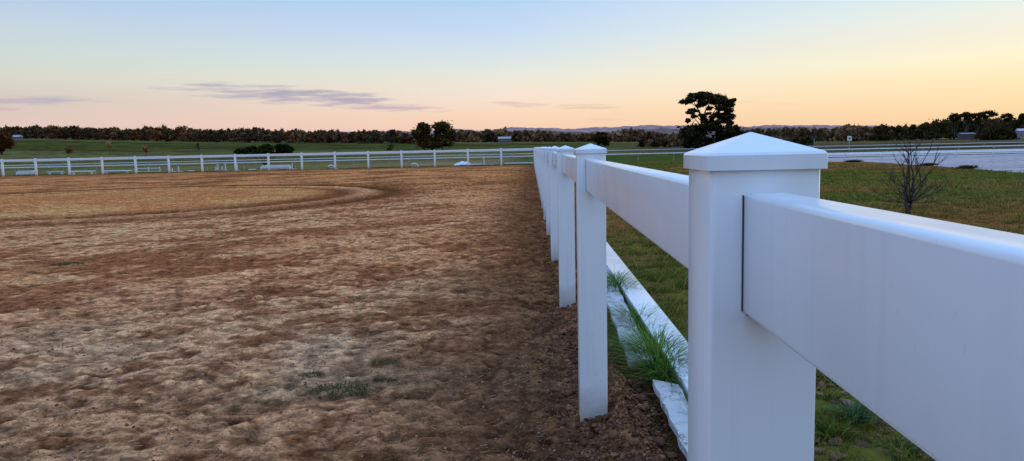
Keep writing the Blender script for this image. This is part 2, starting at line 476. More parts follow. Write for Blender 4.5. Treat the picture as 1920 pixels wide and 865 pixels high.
    c = c * (1 - 0.38 * wet[..., None]) * (1 + 0.12 * np.clip(ri + ri2, 0, 1)[..., None] * sstep(26, 12, Y)[..., None])
    # hollows are damp, crests dry
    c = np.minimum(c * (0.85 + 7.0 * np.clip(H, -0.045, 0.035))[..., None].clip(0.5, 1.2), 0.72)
    nx, ny = X.shape
    idx = np.arange(nx * ny).reshape(nx, ny)
    f = np.stack([idx[:-1, :-1], idx[1:, :-1], idx[1:, 1:], idx[:-1, 1:]], -1).reshape(-1, 4)
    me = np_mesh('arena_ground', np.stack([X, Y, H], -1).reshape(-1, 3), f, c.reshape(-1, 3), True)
    m, nt, b = new_mat('arena soil')
    at = N(nt, 'ShaderNodeVertexColor'); at.layer_name = 'Col'
    geo = N(nt, 'ShaderNodeNewGeometry')
    n1 = N(nt, 'ShaderNodeTexNoise'); n1.inputs['Scale'].default_value = 16; n1.inputs['Detail'].default_value = 10; n1.inputs['Roughness'].default_value = 0.72
    n2 = N(nt, 'ShaderNodeTexNoise'); n2.inputs['Scale'].default_value = 70; n2.inputs['Detail'].default_value = 5; n2.inputs['Roughness'].default_value = 0.7
    vo = N(nt, 'ShaderNodeTexVoronoi'); vo.inputs['Scale'].default_value = 46
    mpp = N(nt, 'ShaderNodeMapping'); mpp.inputs['Scale'].default_value = (0.85, 1.0, 1.0)
    nt.links.new(geo.outputs['Position'], mpp.inputs[0])
    for q in (n1, n2, vo): nt.links.new(mpp.outputs[0], q.inputs['Vector'])
    mr = N(nt, 'ShaderNodeMapRange'); mr.inputs['From Min'].default_value = 0.33; mr.inputs['From Max'].default_value = 0.67
    mr.inputs['To Min'].default_value = 0.38; mr.inputs['To Max'].default_value = 1.62
    nt.links.new(n1.outputs['Fac'], mr.inputs['Value'])
    mr2 = N(nt, 'ShaderNodeMapRange'); mr2.inputs['From Min'].default_value = 0.3; mr2.inputs['From Max'].default_value = 0.7
    mr2.inputs['To Min'].default_value = 0.72; mr2.inputs['To Max'].default_value = 1.28
    nt.links.new(n2.outputs['Fac'], mr2.inputs['Value'])
    n0 = N(nt, 'ShaderNodeTexNoise'); n0.inputs['Scale'].default_value = 8.5; n0.inputs['Detail'].default_value = 12; n0.inputs['Roughness'].default_value = 0.74; n0.inputs['Distortion'].default_value = 0.0
    nt.links.new(mpp.outputs[0], n0.inputs['Vector'])
    mr0 = N(nt, 'ShaderNodeMapRange'); mr0.inputs['From Min'].default_value = 0.44; mr0.inputs['From Max'].default_value = 0.53
    mr0.inputs['To Min'].default_value = 0.60; mr0.inputs['To Max'].default_value = 1.14
    nt.links.new(n0.outputs['Fac'], mr0.inputs['Value'])
    m0 = N(nt, 'ShaderNodeMath', operation='MULTIPLY'); nt.links.new(mr.outputs['Result'], m0.inputs[0]); nt.links.new(mr0.outputs['Result'], m0.inputs[1])
    mm = N(nt, 'ShaderNodeMath', operation='MULTIPLY'); nt.links.new(m0.outputs[0], mm.inputs[0]); nt.links.new(mr2.outputs['Result'], mm.inputs[1])
    vm = N(nt, 'ShaderNodeVectorMath', operation='SCALE')
    nt.links.new(at.outputs['Color'], vm.inputs[0]); nt.links.new(mm.outputs[0], vm.inputs['Scale'])
    nt.links.new(vm.outputs[0], b.inputs['Base Color'])
    b.inputs['Roughness'].default_value = 0.95; b.inputs['Specular IOR Level'].default_value = 0.0
    hs = N(nt, 'ShaderNodeMath', operation='ADD')
    hv = N(nt, 'ShaderNodeMath', operation='MULTIPLY'); hv.inputs[1].default_value = -0.35
    nt.links.new(vo.outputs['Distance'], hv.inputs[0]); nt.links.new(hv.outputs[0], hs.inputs[0]); nt.links.new(n1.outputs['Fac'], hs.inputs[1])
    bp = N(nt, 'ShaderNodeBump'); bp.inputs['Strength'].default_value = 0.9; bp.inputs['Distance'].default_value = 0.035
    nt.links.new(hs.outputs[0], bp.inputs['Height']); nt.links.new(bp.outputs[0], b.inputs['Normal'])
    tag(link_mesh('arena_ground', me, m), kind='structure')
build_arena()

# ------------------------------------------------------------------ pale sand track on the right
def build_sand():
    edge_px = [(1330, 297.5), (1400, 298), (1470, 299.5), (1545, 302), (1620, 304), (1700, 309), (1780, 314), (1850, 319), (1920, 325), (1990, 331), (2080, 341), (2250, 362), (2500, 395)]
    near = [gp(px, py) for px, py in edge_px]
    nx = np.array([p.x for p in near]); ny = np.array([p.y for p in near])
    s = np.linspace(0, 1, 420); k = np.linspace(0, 1, len(nx))
    ex = np.interp(s, k, nx); ey = np.interp(s, k, ny)
    ey = ey + (fbm(ex * 0.8, ex * 0, 3, 90) - 0.5) * 1.6
    fx = ex * 1.0 + (62 - ey) * 0.25; fy = np.full_like(ex, 61.5)
    fx = np.interp(s, [0, 1], [nx[0] + 1, nx[-1] + 55])
    t = np.linspace(0, 1, 60)[None, :]
    X = ex[:, None] + (fx - ex)[:, None] * t; Y = ey[:, None] + (fy - ey)[:, None] * t
    Z = terrain_h(X, Y) + 0.035 + (fbm(X * 1.5, Y * 1.5, 3, 91) - 0.5) * 0.03
    Z[:, 0] -= 0.12
    n = fbm(X / 2, Y / 0.7, 4, 92)[..., None]
    c = np.array([0.42, 0.335, 0.305]) * (0.8 + 0.4 * n)
    c = c * (1 - 0.25 * sstep(0.52, 0.62, fbm(X / 6, Y / 0.35, 3, 93))[..., None])
    idx = np.arange(X.size).reshape(X.shape)
    f = np.stack([idx[:-1, :-1], idx[1:, :-1], idx[1:, 1:], idx[:-1, 1:]], -1).reshape(-1, 4)
    me = np_mesh('sand_track', np.stack([X, Y, Z], -1).reshape(-1, 3), f, c.reshape(-1, 3), True)
    tag(link_mesh('sand_track', me, attr_mat('pale sand', 0.95, 0.1, var=0.15, scale=3)), kind='structure')
build_sand()

# ------------------------------------------------------------------ white vinyl fence
def make_cap_mesh():
    bm = bmesh.new()
    w, sk, hh = 0.0668, 0.0195, 0.0245
    prof = [(w, 0.0), (w, sk - 0.003), (w - 0.003, sk)]
    rings = []
    for r_, z in prof:
        rings.append([bm.verts.new((x * r_, y * r_, z)) for x, y in ((-1, -1), (1, -1), (1, 1), (-1, 1))])
    for t in (0.5, 0.985):
        r_ = (w - 0.003) * (1 - t); z = sk + hh * (t * 0.96)
        rings.append([bm.verts.new((x * r_, y * r_, z)) for x, y in ((-1, -1), (1, -1), (1, 1), (-1, 1))])
    for a, b in zip(rings[:-1], rings[1:]):
        for k in range(4):
            bm.faces.new((a[k], a[(k + 1) % 4], b[(k + 1) % 4], b[k]))
    bm.faces.new(rings[-1]); bm.faces.new(rings[0][::-1])
    es = [e for e in bm.edges if abs(e.verts[0].co.z - e.verts[1].co.z) > 0.01 and e.verts[0].co.z < sk]
    bmesh.ops.bevel(bm, geom=es, offset=0.004, segments=3, profile=0.5, affect='EDGES')
    bmesh.ops.recalc_face_normals(bm, faces=bm.faces)
    me = bpy.data.meshes.new('post_cap'); bm.to_mesh(me); bm.free()
    for p in me.polygons: p.use_smooth = True
    me.set_sharp_from_angle(angle=R(16))
    me.materials.append(M_vinyl)
    return me

CAPZ = 1.190
def make_post_mesh():
    m = MB(); m.box((0, 0, (CAPZ + 0.012 - 0.45) / 2), (PW, PW, CAPZ + 0.012 + 0.45), bevel=0.005, seg=3)
    o = m.build('post', M_vinyl, smooth_angle=40); me = o.data; bpy.data.objects.remove(o)
    return me
CAP_ME = make_cap_mesh(); POST_ME = make_post_mesh()
RAIL_T, RAIL_H, RAIL_TOP = 0.048, 0.138, 1.165

def post(root, x, y, rz, slot_sides=(-1, 1), jit=True):
    p = link_mesh('post', POST_ME, None, root)
    j = (lambda a: random.uniform(-a, a)) if jit else (lambda a: 0)
    p.location = (x, y, j(0.004)); p.rotation_euler = (j(0.003), j(0.003), rz + j(0.006))
    c = link_mesh('post_cap', CAP_ME, None, p); c.location = (0, 0, CAPZ)
    # routed slot: a thin dark reveal round the rail
    for sd in slot_sides:
        m = MB(); e = 0.0016; zc = RAIL_TOP - RAIL_H / 2
        yy = sd * (PW / 2 + 0.0004)
        m.box((-RAIL_T / 2 - e / 2 - 0.0002, yy, zc), (e, 0.0012, RAIL_H - 0.006))
        m.box((RAIL_T / 2 + e / 2 + 0.0002, yy, zc), (e, 0.0012, RAIL_H - 0.006))
        m.box((0, yy, RAIL_TOP - RAIL_H - e / 2 - 0.0002), (RAIL_T - 0.008, 0.0012, e))
        m.build('rail_slot', M_gap, p)
    return p

def rail(root, a, b, seg=4, zoff=0.0, hh=1.0):
    m = MB(); a = Vector(a); b = Vector(b); d = b - a; L = d.length
    m.box((0, 0, 0), (L, RAIL_T, RAIL_H * hh), bevel=0.007, seg=seg)
    o = m.build('rail', M_vinyl, root, smooth_angle=40)
    o.location = ((a.x + b.x) / 2, (a.y + b.y) / 2, RAIL_TOP - RAIL_H / 2 + zoff)
    o.rotation_euler = (0, 0, math.atan2(d.y, d.x))
    return o

fence_row = empty('post_and_rail_fence')
tag(fence_row, 'white post and rail fence running from the foreground to the far arena corner', 'fence', 'white vinyl fences round the arena')
for k in range(-1, NROW):
    c = row(LAT + PW / 2, S0 + SP * k)
    post(fence_row, c.x, c.y, -PSI, jit=(k > 1), slot_sides=(-1, 1) if k > -1 else (1,))
    if k < NROW - 1:
        lc = LAT + PW / 2 - 0.001
        a = row(lc, S0 + SP * k + PW / 2 - 0.001); b = row(lc, S0 + SP * (k + 1) - PW / 2 + 0.001)
        rail(fence_row, a, b, 4 if k < 3 else 1)

fence_far = empty('post_and_rail_fence', (XFAR, YFAR, 0))
tag(fence_far, 'white vinyl post and rail fence crossing behind the bare soil of the arena', 'fence', 'white vinyl fences round the arena')
SPF = 2.38
for k in range(1, 20):
    post(fence_far, -SPF * k, 0, math.pi / 2, slot_sides=())
for k in range(0, 20):
    rail(fence_far, (-SPF * (k + 1) + PW / 2 if k < 19 else -SPF * (k + 0.6), 0, 0), (-SPF * k - PW / 2, 0, 0), 1, hh=1.25)

# loose boards and rail lying beside the row
def lying_board(name, pts, w, t, ztop, mat, label, cat, cuts=None, wave=0.0):
    """board along the row: pts = (lat, s) of its two ends"""
    (l0, s0), (l1, s1) = pts
    a = row(l0, s0, ztop - t / 2); b = row(l1, s1, ztop - t / 2)
    d = b - a; m = MB()
    m.box((0, 0, 0), (d.length, w, t), bevel=0.006, seg=3)
    if cuts:
        bmesh.ops.subdivide_edges(m.bm, edges=[e for e in m.bm.edges if e.calc_length() > 0.5], cuts=40, use_grid_fill=True)
    o = m.build(name, mat, smooth_angle=40)
    o.location = (a + b) / 2; o.rotation_euler = (0, 0, math.atan2(d.y, d.x))
    tag(o, label, cat)
    return o
lying_board('loose_rail', ((0.80, 1.3), (0.80, 9.0)), 0.175, 0.06, 0.085, M_clean,
            'long smooth white rail lying in the grass beside the standing fence posts', 'rail')

# peeling board
def peel_mat():
    m, nt, b = new_mat('peeling white paint')
    tc = N(nt, 'ShaderNodeTexCoord')
    mp = N(nt, 'ShaderNodeMapping'); mp.inputs['Scale'].default_value = (2.2, 7, 10)
    nt.links.new(tc.outputs['Object'], mp.inputs[0])
    vo = N(nt, 'ShaderNodeTexVoronoi', feature='DISTANCE_TO_EDGE'); vo.inputs['Scale'].default_value = 1.0
    nz = N(nt, 'ShaderNodeTexNoise'); nz.inputs['Scale'].default_value = 18; nz.inputs['Detail'].default_value = 6
    nt.links.new(tc.outputs['Object'], nz.inputs['Vector'])
    ad = N(nt, 'ShaderNodeMixRGB'); ad.inputs[0].default_value = 0.25
    nt.links.new(mp.outputs[0], ad.inputs[1]); nt.links.new(nz.outputs['Color'], ad.inputs[2]); 
    av = N(nt, 'ShaderNodeVectorMath', operation='ADD'); sv = N(nt, 'ShaderNodeVectorMath', operation='SCALE'); sv.inputs['Scale'].default_value = 0.9
    nt.links.new(nz.outputs['Color'], sv.inputs[0]); nt.links.new(mp.outputs[0], av.inputs[0]); nt.links.new(sv.outputs[0], av.inputs[1])
    nt.links.new(av.outputs[0], vo.inputs['Vector'])
    mr = N(nt, 'ShaderNodeMapRange'); mr.inputs['From Min'].default_value = 0.002; mr.inputs['From Max'].default_value = 0.022
    nt.links.new(vo.outputs['Distance'], mr.inputs['Value'])
    mx = N(nt, 'ShaderNodeMix', data_type='RGBA'); mx.inputs['A'].default_value = (0.09, 0.075, 0.06, 1); mx.inputs['B'].default_value = (0.46, 0.445, 0.41, 1)
    nt.links.new(mr.outputs['Result'], mx.inputs['Factor'])
    m2 = N(nt, 'ShaderNodeMapRange'); m2.inputs['From Min'].default_value = 0.50; m2.inputs['From Max'].default_value = 0.70; m2.inputs['To Max'].default_value = 0.75
    n3 = N(nt, 'ShaderNodeTexNoise'); n3.inputs['Scale'].default_value = 9; n3.inputs['Detail'].default_value = 8; nt.links.new(tc.outputs['Object'], n3.inputs['Vector'])
    nt.links.new(n3.outputs['Fac'], m2.inputs['Value'])
    mx2 = N(nt, 'ShaderNodeMix', data_type='RGBA'); mx2.inputs['B'].default_value = (0.16, 0.13, 0.10, 1)
    nt.links.new(mx.outputs['Result'], mx2.inputs['A']); nt.links.new(m2.outputs['Result'], mx2.inputs['Factor'])
    nt.links.new(mx2.outputs['Result'], b.inputs['Base Color']); b.inputs['Roughness'].default_value = 0.7
    bp = N(nt, 'ShaderNodeBump'); bp.inputs['Strength'].default_value = 0.5; bp.inputs['Distance'].default_value = 0.004
    nt.links.new(mr.outputs['Result'], bp.inputs['Height']); nt.links.new(bp.outputs[0], b.inputs['Normal'])
    return m
M_peel = peel_mat()
def peel_board(l0, s0, l1, s1, w, label, jag=0.03, seed=1):
    a = row(l0, s0); b = row(l1, s1); d = (b - a); L = d.length
    n = 60; rr = random.Random(seed)
    vs = []; t = 0.03
    for i in range(n + 1):
        u = i / n * L
        jl = 0.004 * math.sin(i * .9 + seed) + rr.uniform(-1, 1) * 0.0012; jr = 0.004 * math.sin(i * .7 + seed * 2) + rr.uniform(-1, 1) * 0.0012
        endf = 1.0
        for (v, off) in ((-w / 2 + jl, 0), (w / 2 + jr, 0)):
            uu = u
            if i == 0: uu = u + rr.uniform(-jag, jag) * 1.5
            vs.append((uu - L / 2, v, 0.0))
            vs.append((uu - L / 2, v, -t))
    fs = []
    for i in range(n):
        o = i * 4; p = o + 4
        fs += [(o, p, p + 2, o + 2), (o + 1, o + 3, p + 3, p + 1), (o, o + 1, p + 1, p), (o + 2, p + 2, p + 3, o + 3)]
    fs += [(0, 2, 3, 1), (n * 4, n * 4 + 1, n * 4 + 3, n * 4 + 2)]
    me = np_mesh('old_board', vs, fs)
    bm = bmesh.new(); bm.from_mesh(me); bmesh.ops.recalc_face_normals(bm, faces=bm.faces); bm.to_mesh(me); bm.free()
    ob = link_mesh('old_board', me, M_peel)
    ob.location = (a + b) / 2 + Vector((0, 0, 0.070)); ob.rotation_euler = (R(rr.uniform(-3, 3)), 0, math.atan2(d.y, d.x))
    tag(ob, label, 'board')
peel_board(0.572, 4.02, 0.66, 7.6, 0.13, 'cracked old board with peeling white paint half buried behind the second post', seed=4)
peel_board(0.635, 3.62, 0.60, 1.7, 0.115, 'short old white board poking out of the dark soil beside the nearest post', seed=9)

# ------------------------------------------------------------------ blades of grass
def blades(name, P, Hh, Wd, cols, lean=0.5, seg=3, parent=None, azc=None):
    """P (n,3) roots; Hh heights; Wd widths; cols (n,3)"""
    n = len(P)
    an = RNG.uniform(0, 2 * np.pi, n) if azc is None else azc
    dirx, diry = np.cos(an), np.sin(an)
    tw = an + np.pi / 2 + RNG.uniform(-0.6, 0.6, n)
    wx, wy = np.cos(tw), np.sin(tw)
    bend = Hh * lean * RNG.uniform(0.1, 1.3, n)
    V = np.zeros((n, (seg + 1) * 2 - 1, 3)); C = np.zeros((n, (seg + 1) * 2 - 1, 3))
    for k in range(seg + 1):
        t = k / seg
        bx = P[:, 0] + dirx * bend * t ** 1.8; by = P[:, 1] + diry * bend * t ** 1.8
        bz = P[:, 2] + Hh * (t - 0.25 * lean * t * t)
        w = Wd * (1 - 0.75 * t) / 2
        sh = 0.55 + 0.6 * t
        if k < seg:
            V[:, 2 * k] = np.stack([bx - wx * w, by - wy * w, bz], -1)
            V[:, 2 * k + 1] = np.stack([bx + wx * w, by + wy * w, bz], -1)
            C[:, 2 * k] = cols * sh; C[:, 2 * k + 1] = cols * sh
        else:
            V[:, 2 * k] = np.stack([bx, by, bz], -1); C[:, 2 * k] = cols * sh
    base = (np.arange(n) * V.shape[1])[:, None]
    fs = []
    for k in range(seg - 1):
        fs.append(base + np.array([[2 * k, 2 * k + 1, 2 * k + 3]])); fs.append(base + np.array([[2 * k, 2 * k + 3, 2 * k + 2]]))
    fs.append(base + np.array([[2 * seg - 2, 2 * seg - 1, 2 * seg]]))
    f = np.concatenate(fs, 0)
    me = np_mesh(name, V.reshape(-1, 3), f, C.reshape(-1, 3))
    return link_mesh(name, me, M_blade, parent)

def pal(n, cols, wts, j=0.2):
    cols = np.array(cols); k = RNG.choice(len(cols), n, p=np.array(wts) / sum(wts))
    return cols[k] * np.array([1.5, 1.32, 0.75]) * RNG.uniform(1 - j, 1 + j, (n, 1))

GREEN = (0.075, 0.112, 0.022); DGREEN = (0.043, 0.075, 0.018); OLIVE = (0.125, 0.118, 0.028); STRAW = (0.230, 0.150, 0.070); TEAL = (0.035, 0.085, 0.045)
RUST = (0.14, 0.062, 0.03)

def sward():
    # wedge of paddock right of the row; density falls with distance
    allP = []; allH = []; allW = []; allC = []
    bands = [(1.0, 3.5, 90000, 0.06, 0.0032), (3.5, 8, 130000, 0.06, 0.006), (8, 17, 120000, 0.055, 0.012), (17, 34, 80000, 0.055, 0.028), (34, 58, 42000, 0.06, 0.06)]
    for y0, y1, n, h, w in bands:
        y = np.sqrt(RNG.uniform(y0 * y0, y1 * y1, n))
        x = RNG.uniform(0, 1, n) * (y * 0.78 + 0.4)
        rl = row_lat(x, y)
        den = fbm(x * 1.3, y * 1.3, 3, 101)
        clump = fbm(x * 4.5, y * 4.5, 3, 104)
        keep = (rl > 0.66) & (RNG.uniform(0, 1, n) < sstep(0.28, 0.5, den) * sstep(0.6, 1.25, rl) * sstep(0.34, 0.54, clump) + 0.12)
        if y1 < 4: keep &= RNG.uniform(0, 1, n) < 0.25 + 0.75 * sstep(0.42, 0.58, fbm(x * 3.1, y * 3.1, 3, 107))
        # keep the pale sand and its far side clear
        lim = np.interp(x, [gp(1400, 298).x, gp(1545, 302).x, gp(1700, 309).x, gp(1850, 319).x, gp(1920, 325).x, gp(2250, 362).x], [51, gp(1545, 302).y, gp(1700, 309).y, gp(1850, 319).y, gp(1920, 325).y, gp(2250, 362).y])
        keep &= y < np.where(x > gp(1400, 298).x, lim, 58)
        x = x[keep]; y = y[keep]; m = len(x); clump = clump[keep]
        z = terrain_h(x, y) - 0.01
        br = fbm(x / 3, y / 3, 5, 21) * 0.5 + fbm(x / 14, y / 14, 4, 22) * 0.5
        cg = pal(m, [GREEN, DGREEN, OLIVE, STRAW, (0.08, 0.14, 0.03)], [3, 2, 4, .8, 1.4]); cb = pal(m, [STRAW, OLIVE, RUST, GREEN], [1.8, 4, 2, 2.4])
        t = sstep(0.46, 0.60, br)[:, None]
        allC.append(np.where(RNG.uniform(0, 1, (m, 1)) < t, cb, cg))
        allP.append(np.stack([x, y, z], -1)); allH.append(h * RNG.uniform(0.45, 1.3, m) * (0.6 + 1.0 * sstep(0.45, 0.68, clump))); allW.append(np.full(m, w))
    y = np.sqrt(RNG.uniform(2, 22 ** 2, 9000)); x = RNG.uniform(0, 1, 9000) * (y * 0.78 + .4); k = (row_lat(x, y) > .9); x, y = x[k], y[k]; m = len(x)
    allP.append(np.stack([x, y, terrain_h(x, y)], -1)); allH.append(RNG.uniform(.05, .17, m)); allW.append(.0018 + .0009 * y); allC.append(pal(m, [(0.26, 0.18, 0.09), (0.16, 0.10, 0.05), (0.13, 0.13, 0.04)], [2, 1, 1]))
    o = blades('meadow_grass', np.concatenate(allP), np.concatenate(allH), np.concatenate(allW), np.concatenate(allC), lean=1.1)
    tag(o, 'short patchy olive and brown grass of the paddock right of the fence', 'grass', kind='stuff')
sward()

def tuft(px, py, n, rad, h, w, cols, wts, label, name='grass_tuft', z=0.0, lean=0.9, pos=None, stretch=(1, 1), group=None):
    c = gp(px, py, z) if pos is None else Vector(pos)
    a = RNG.uniform(0, 2 * np.pi, n); r = rad * np.sqrt(RNG.uniform(0, 1, n))
    ex = np.cos(a) * r * stretch[0]; ey = np.sin(a) * r * stretch[1]
    P = np.stack([ex * math.cos(PSI) + ey * math.sin(PSI), -ex * math.sin(PSI) + ey * math.cos(PSI), np.full(n, -0.01)], -1)
    H = h * RNG.uniform(0.4, 1.15, n) * (1 - 0.4 * r / rad)
    az = np.where(RNG.uniform(0, 1, n) < 0.35, a + RNG.uniform(-0.7, 0.7, n), RNG.uniform(0, 6.28, n))
    o = blades(name, P, H, np.full(n, w) * RNG.uniform(0.6, 1.2, n), pal(n, cols, wts), lean=lean, seg=4, azc=az)
    o.location = c
    tag(o, label, 'grass tuft', group)
    return o
LG = [(0.075, 0.165, 0.030), (0.035, 0.085, 0.022), (0.095, 0.17, 0.04), (0.16, 0.15, 0.06)]
tuft(0, 0, 1700, 0.15, 0.30, 0.0075, LG, [4, 4, 2, .6], 'long lush green grass tuft overhanging the lying rail beside the dug soil', pos=row(0.672, 4.05), stretch=(0.6, 2.8), lean=1.5)
tuft(0, 0, 1300, 0.12, 0.24, 0.007, LG, [4, 4, 1, .5], 'dark green grass growing between the peeling board and the lying rail', pos=row(0.68, 4.9), stretch=(0.45, 3.4), lean=1.5)
tuft(0, 0, 1300, 0.12, 0.26, 0.008, LG, [4, 3, 1.5, .5], 'long green grass leaning over the peeling board just behind the second post', pos=row(0.70, 6.3), stretch=(0.7, 3.8), lean=1.3)
tuft(0, 0, 700, 0.09, 0.17, 0.004, LG, [2, 5, 1, .3], 'low dark grass hiding the join of rail and soil by the nearest post', pos=row(0.705, 3.2), stretch=(0.5, 3.0), lean=0.7)
for s_, l_, n_, lb in ((7.4, 0.74, 260, 'grass tuft at the foot of the third post'), (9.6, 0.7, 260, 'small grass tuft beyond the end of the lying rail')):
    tuft(0, 0, n_, 0.12, 0.12, 0.006, LG, [4, 4, 1, .5], lb, pos=row(l_, s_), stretch=(1, 2.5))
# green seedlings on the bare soil
SG = [(0.038, 0.075, 0.032), (0.028, 0.050, 0.026), (0.08, 0.09, 0.045)]
for px, py, rad, n, lb in ((127, 496, 0.13, 420, 'small green weed patch alone on the bare soil at the left'),
                           (645, 728, 0.12, 420, 'largest green seedling patch on the grey soil near the front'),
                           (721, 678, 0.055, 140, 'upper small green seedling patch on the grey soil'),
                           (720, 711, 0.045, 120, 'lower small green seedling patch on the grey soil'),
                           (585, 701, 0.05, 90, 'faint dull green seedling patch left of the others')):
    q_ = gp(px, py, .01); tuft(px, py, int(n * 1.3), rad * 1.2, 0.036, 0.0042, SG, [3, 3, 1], lb, name='weed_patch', lean=1.6, stretch=(1.2, 0.8), pos=(q_.x, q_.y, float(arena_h(q_.x, q_.y)) + .012))

# leafy weeds seen under the nearest rail
def weed(px, py, n, rad, h, c0, label, w=0.014):
    c = gp(px, py)
    a = RNG.uniform(0, 2 * np.pi, n); r = rad * np.sqrt(RNG.uniform(0, 1, n)) * 0.6
    P = np.stack([np.cos(a) * r, np.sin(a) * r, np.full(n, -0.005)], -1)
    o = blades('leafy_weed', P, h * RNG.uniform(0.4, 1.1, n), np.full(n, w) * RNG.uniform(0.5, 1.2, n), pal(n, [c0, tuple(v * 0.6 for v in c0), tuple(v * 1.4 for v in c0)], [3, 2, 1]), lean=1.2, seg=4, azc=a)
    o.location = c; tag(o, label, 'weed')
weed(1600, 790, 130, 0.10, 0.11, (0.035, 0.090, 0.055), 'blue green leafy weed under the nearest rail')
weed(1560, 815, 90, 0.09, 0.07, (0.050, 0.105, 0.025), 'bright green leafy weed at the foot of the nearest post')
weed(1550, 750, 70, 0.10, 0.06, (0.085, 0.10, 0.03), 'yellowish weed rosette behind the nearest post', 0.01)
weed(1690, 845, 70, 0.10, 0.06, (0.060, 0.09, 0.03), 'small green weed furthest right under the nearest rail')

# ------------------------------------------------------------------ clods and crumbs
def ico(sub):
    bm = bmesh.new(); bmesh.ops.create_icosphere(bm, subdivisions=sub, radius=1)
    v = np.array([q.co[:] for q in bm.verts]); f = np.array([[q.index for q in p.verts] for p in bm.faces]); bm.free()
    return v, f
def lumps(name, P, S, cols, mat, sub=1, flat=0.7):
    v, f = ico(sub); n = len(P); k = len(v)
    V = np.repeat(v[None], n, 0)
    V = V * RNG.uniform(0.55, 1.35, (n, k, 1))
    V = V * np.stack([RNG.uniform(0.7, 1.3, n), RNG.uniform(0.7, 1.3, n), RNG.uniform(0.5, 0.9, n) * flat / 0.7], -1)[:, None, :]
    an = RNG.uniform(0, 6.28, n); ca, sa = np.cos(an)[:, None], np.sin(an)[:, None]
    x = V[..., 0] * ca - V[..., 1] * sa; y = V[..., 0] * sa + V[..., 1] * ca
    V = np.stack([x, y, V[..., 2]], -1) * S[:, None, None] + P[:, None, :]
    Fc = (f[None] + (np.arange(n) * k)[:, None, None]).reshape(-1, 3)
    C = np.repeat(cols[:, None, :], k, 1)
    return link_mesh(name, np_mesh(name, V.reshape(-1, 3), Fc, C.reshape(-1, 3), False), mat)

def clods():
    n = 20000
    s = 2.2 + RNG.exponential(2.6, n); s = np.clip(s, 2.2, 26)
    l = RNG.normal(0.36, 0.16, n)
    m = (l < 0.49 + 0.13 * (s < 3.95) + RNG.normal(0, .02, n)) & (l > -0.3)
    s, l = s[m], l[m]
    X = l * math.cos(PSI) + s * math.sin(PSI); Y = -l * math.sin(PSI) + s * math.cos(PSI)
    size = np.clip(RNG.lognormal(-5.45, 0.62, len(s)), 0.002, 0.024)
    P = np.stack([X, Y, arena_h(X, Y) + size * 0.15], -1)
    # loose crumbs over the arena
    n2 = 16000
    y = 2.4 + RNG.exponential(3.2, n2); y = np.clip(y, 2.4, 20); x = RNG.uniform(-0.75, 0.16, n2) * y + 0.1
    sz = np.clip(RNG.lognormal(-5.85, 0.5, n2), 0.0015, 0.011)
    P2 = np.stack([x, y, arena_h(x, y) + sz * 0.2], -1)
    c1 = pal(len(P), [(0.085, 0.042, 0.032), (0.055, 0.027, 0.024), (0.115, 0.056, 0.045), (0.08, 0.036, 0.036)], [3, 3, 2, 1])
    c2 = pal(n2, [(0.22, 0.115, 0.12), (0.14, 0.07, 0.065), (0.25, 0.15, 0.16), (0.09, 0.045, 0.045)], [3, 3, 0.7, 3])
    o = lumps('soil_clods', np.concatenate([P, P2]), np.concatenate([size, sz]), np.concatenate([c1, c2]), M_clod)
    tag(o, 'brown clods and crumbs of turned soil along the posts and over the arena', 'soil', kind='stuff')
    # stones and litter under the near rail
    n3 = 5200
    y = RNG.uniform(2.2, 5.0, n3); x = RNG.uniform(0.75, 2.6, n3) * (y / 2.6)
    sz = np.clip(RNG.lognormal(-5.0, 0.6, n3), 0.003, 0.035)
    P3 = np.stack([x, y, terrain_h(x, y)], -1)
    o = lumps('soil_clods', P3, sz, pal(n3, [(0.11, 0.07, 0.06), (0.08, 0.05, 0.045), (0.15, 0.085, 0.085), (0.13, 0.09, 0.10)], [3, 3, 2, 1]), M_clod)
    tag(o, 'reddish clods and small stones among the grass under the nearest rail', 'soil', kind='stuff')
    # dry stalks and straw
    n4 = 2600
    y = 2.4 + RNG.exponential(2.4, n4); x = RNG.uniform(-0.7, 0.15, n4) * y + 0.1
    sel = RNG.uniform(0, 1, n4) < 0.35 + 0.65 * (x > -0.6)
    x, y = x[sel], y[sel]; m4 = len(x)
    z = arena_h(x, y) + 0.004; an = RNG.uniform(0, 6.28, m4); L = RNG.uniform(0.01, 0.05, m4)
    dx, dy = np.cos(an) * L, np.sin(an) * L; w = 0.0011
    V = np.stack([np.stack([x, y, z], -1), np.stack([x + dx, y + dy, z + 0.006], -1), np.stack([x + dx - dy / L * w, y + dy + dx / L * w, z + 0.007], -1), np.stack([x - dy / L * w, y + dx / L * w, z + 0.001], -1)], 1)
    C = np.repeat(pal(m4, [(0.40, 0.31, 0.20), (0.26, 0.19, 0.12), (0.14, 0.09, 0.06)], [2, 2, 1])[:, None], 4, 1)
    me = np_mesh('dry_straw', V.reshape(-1, 3), np.arange(m4 * 4).reshape(-1, 4), C.reshape(-1, 3))
    tag(link_mesh('dry_straw', me, M_blade), 'scattered bits of dry straw and root on the bare soil', 'straw', kind='stuff')
clods()

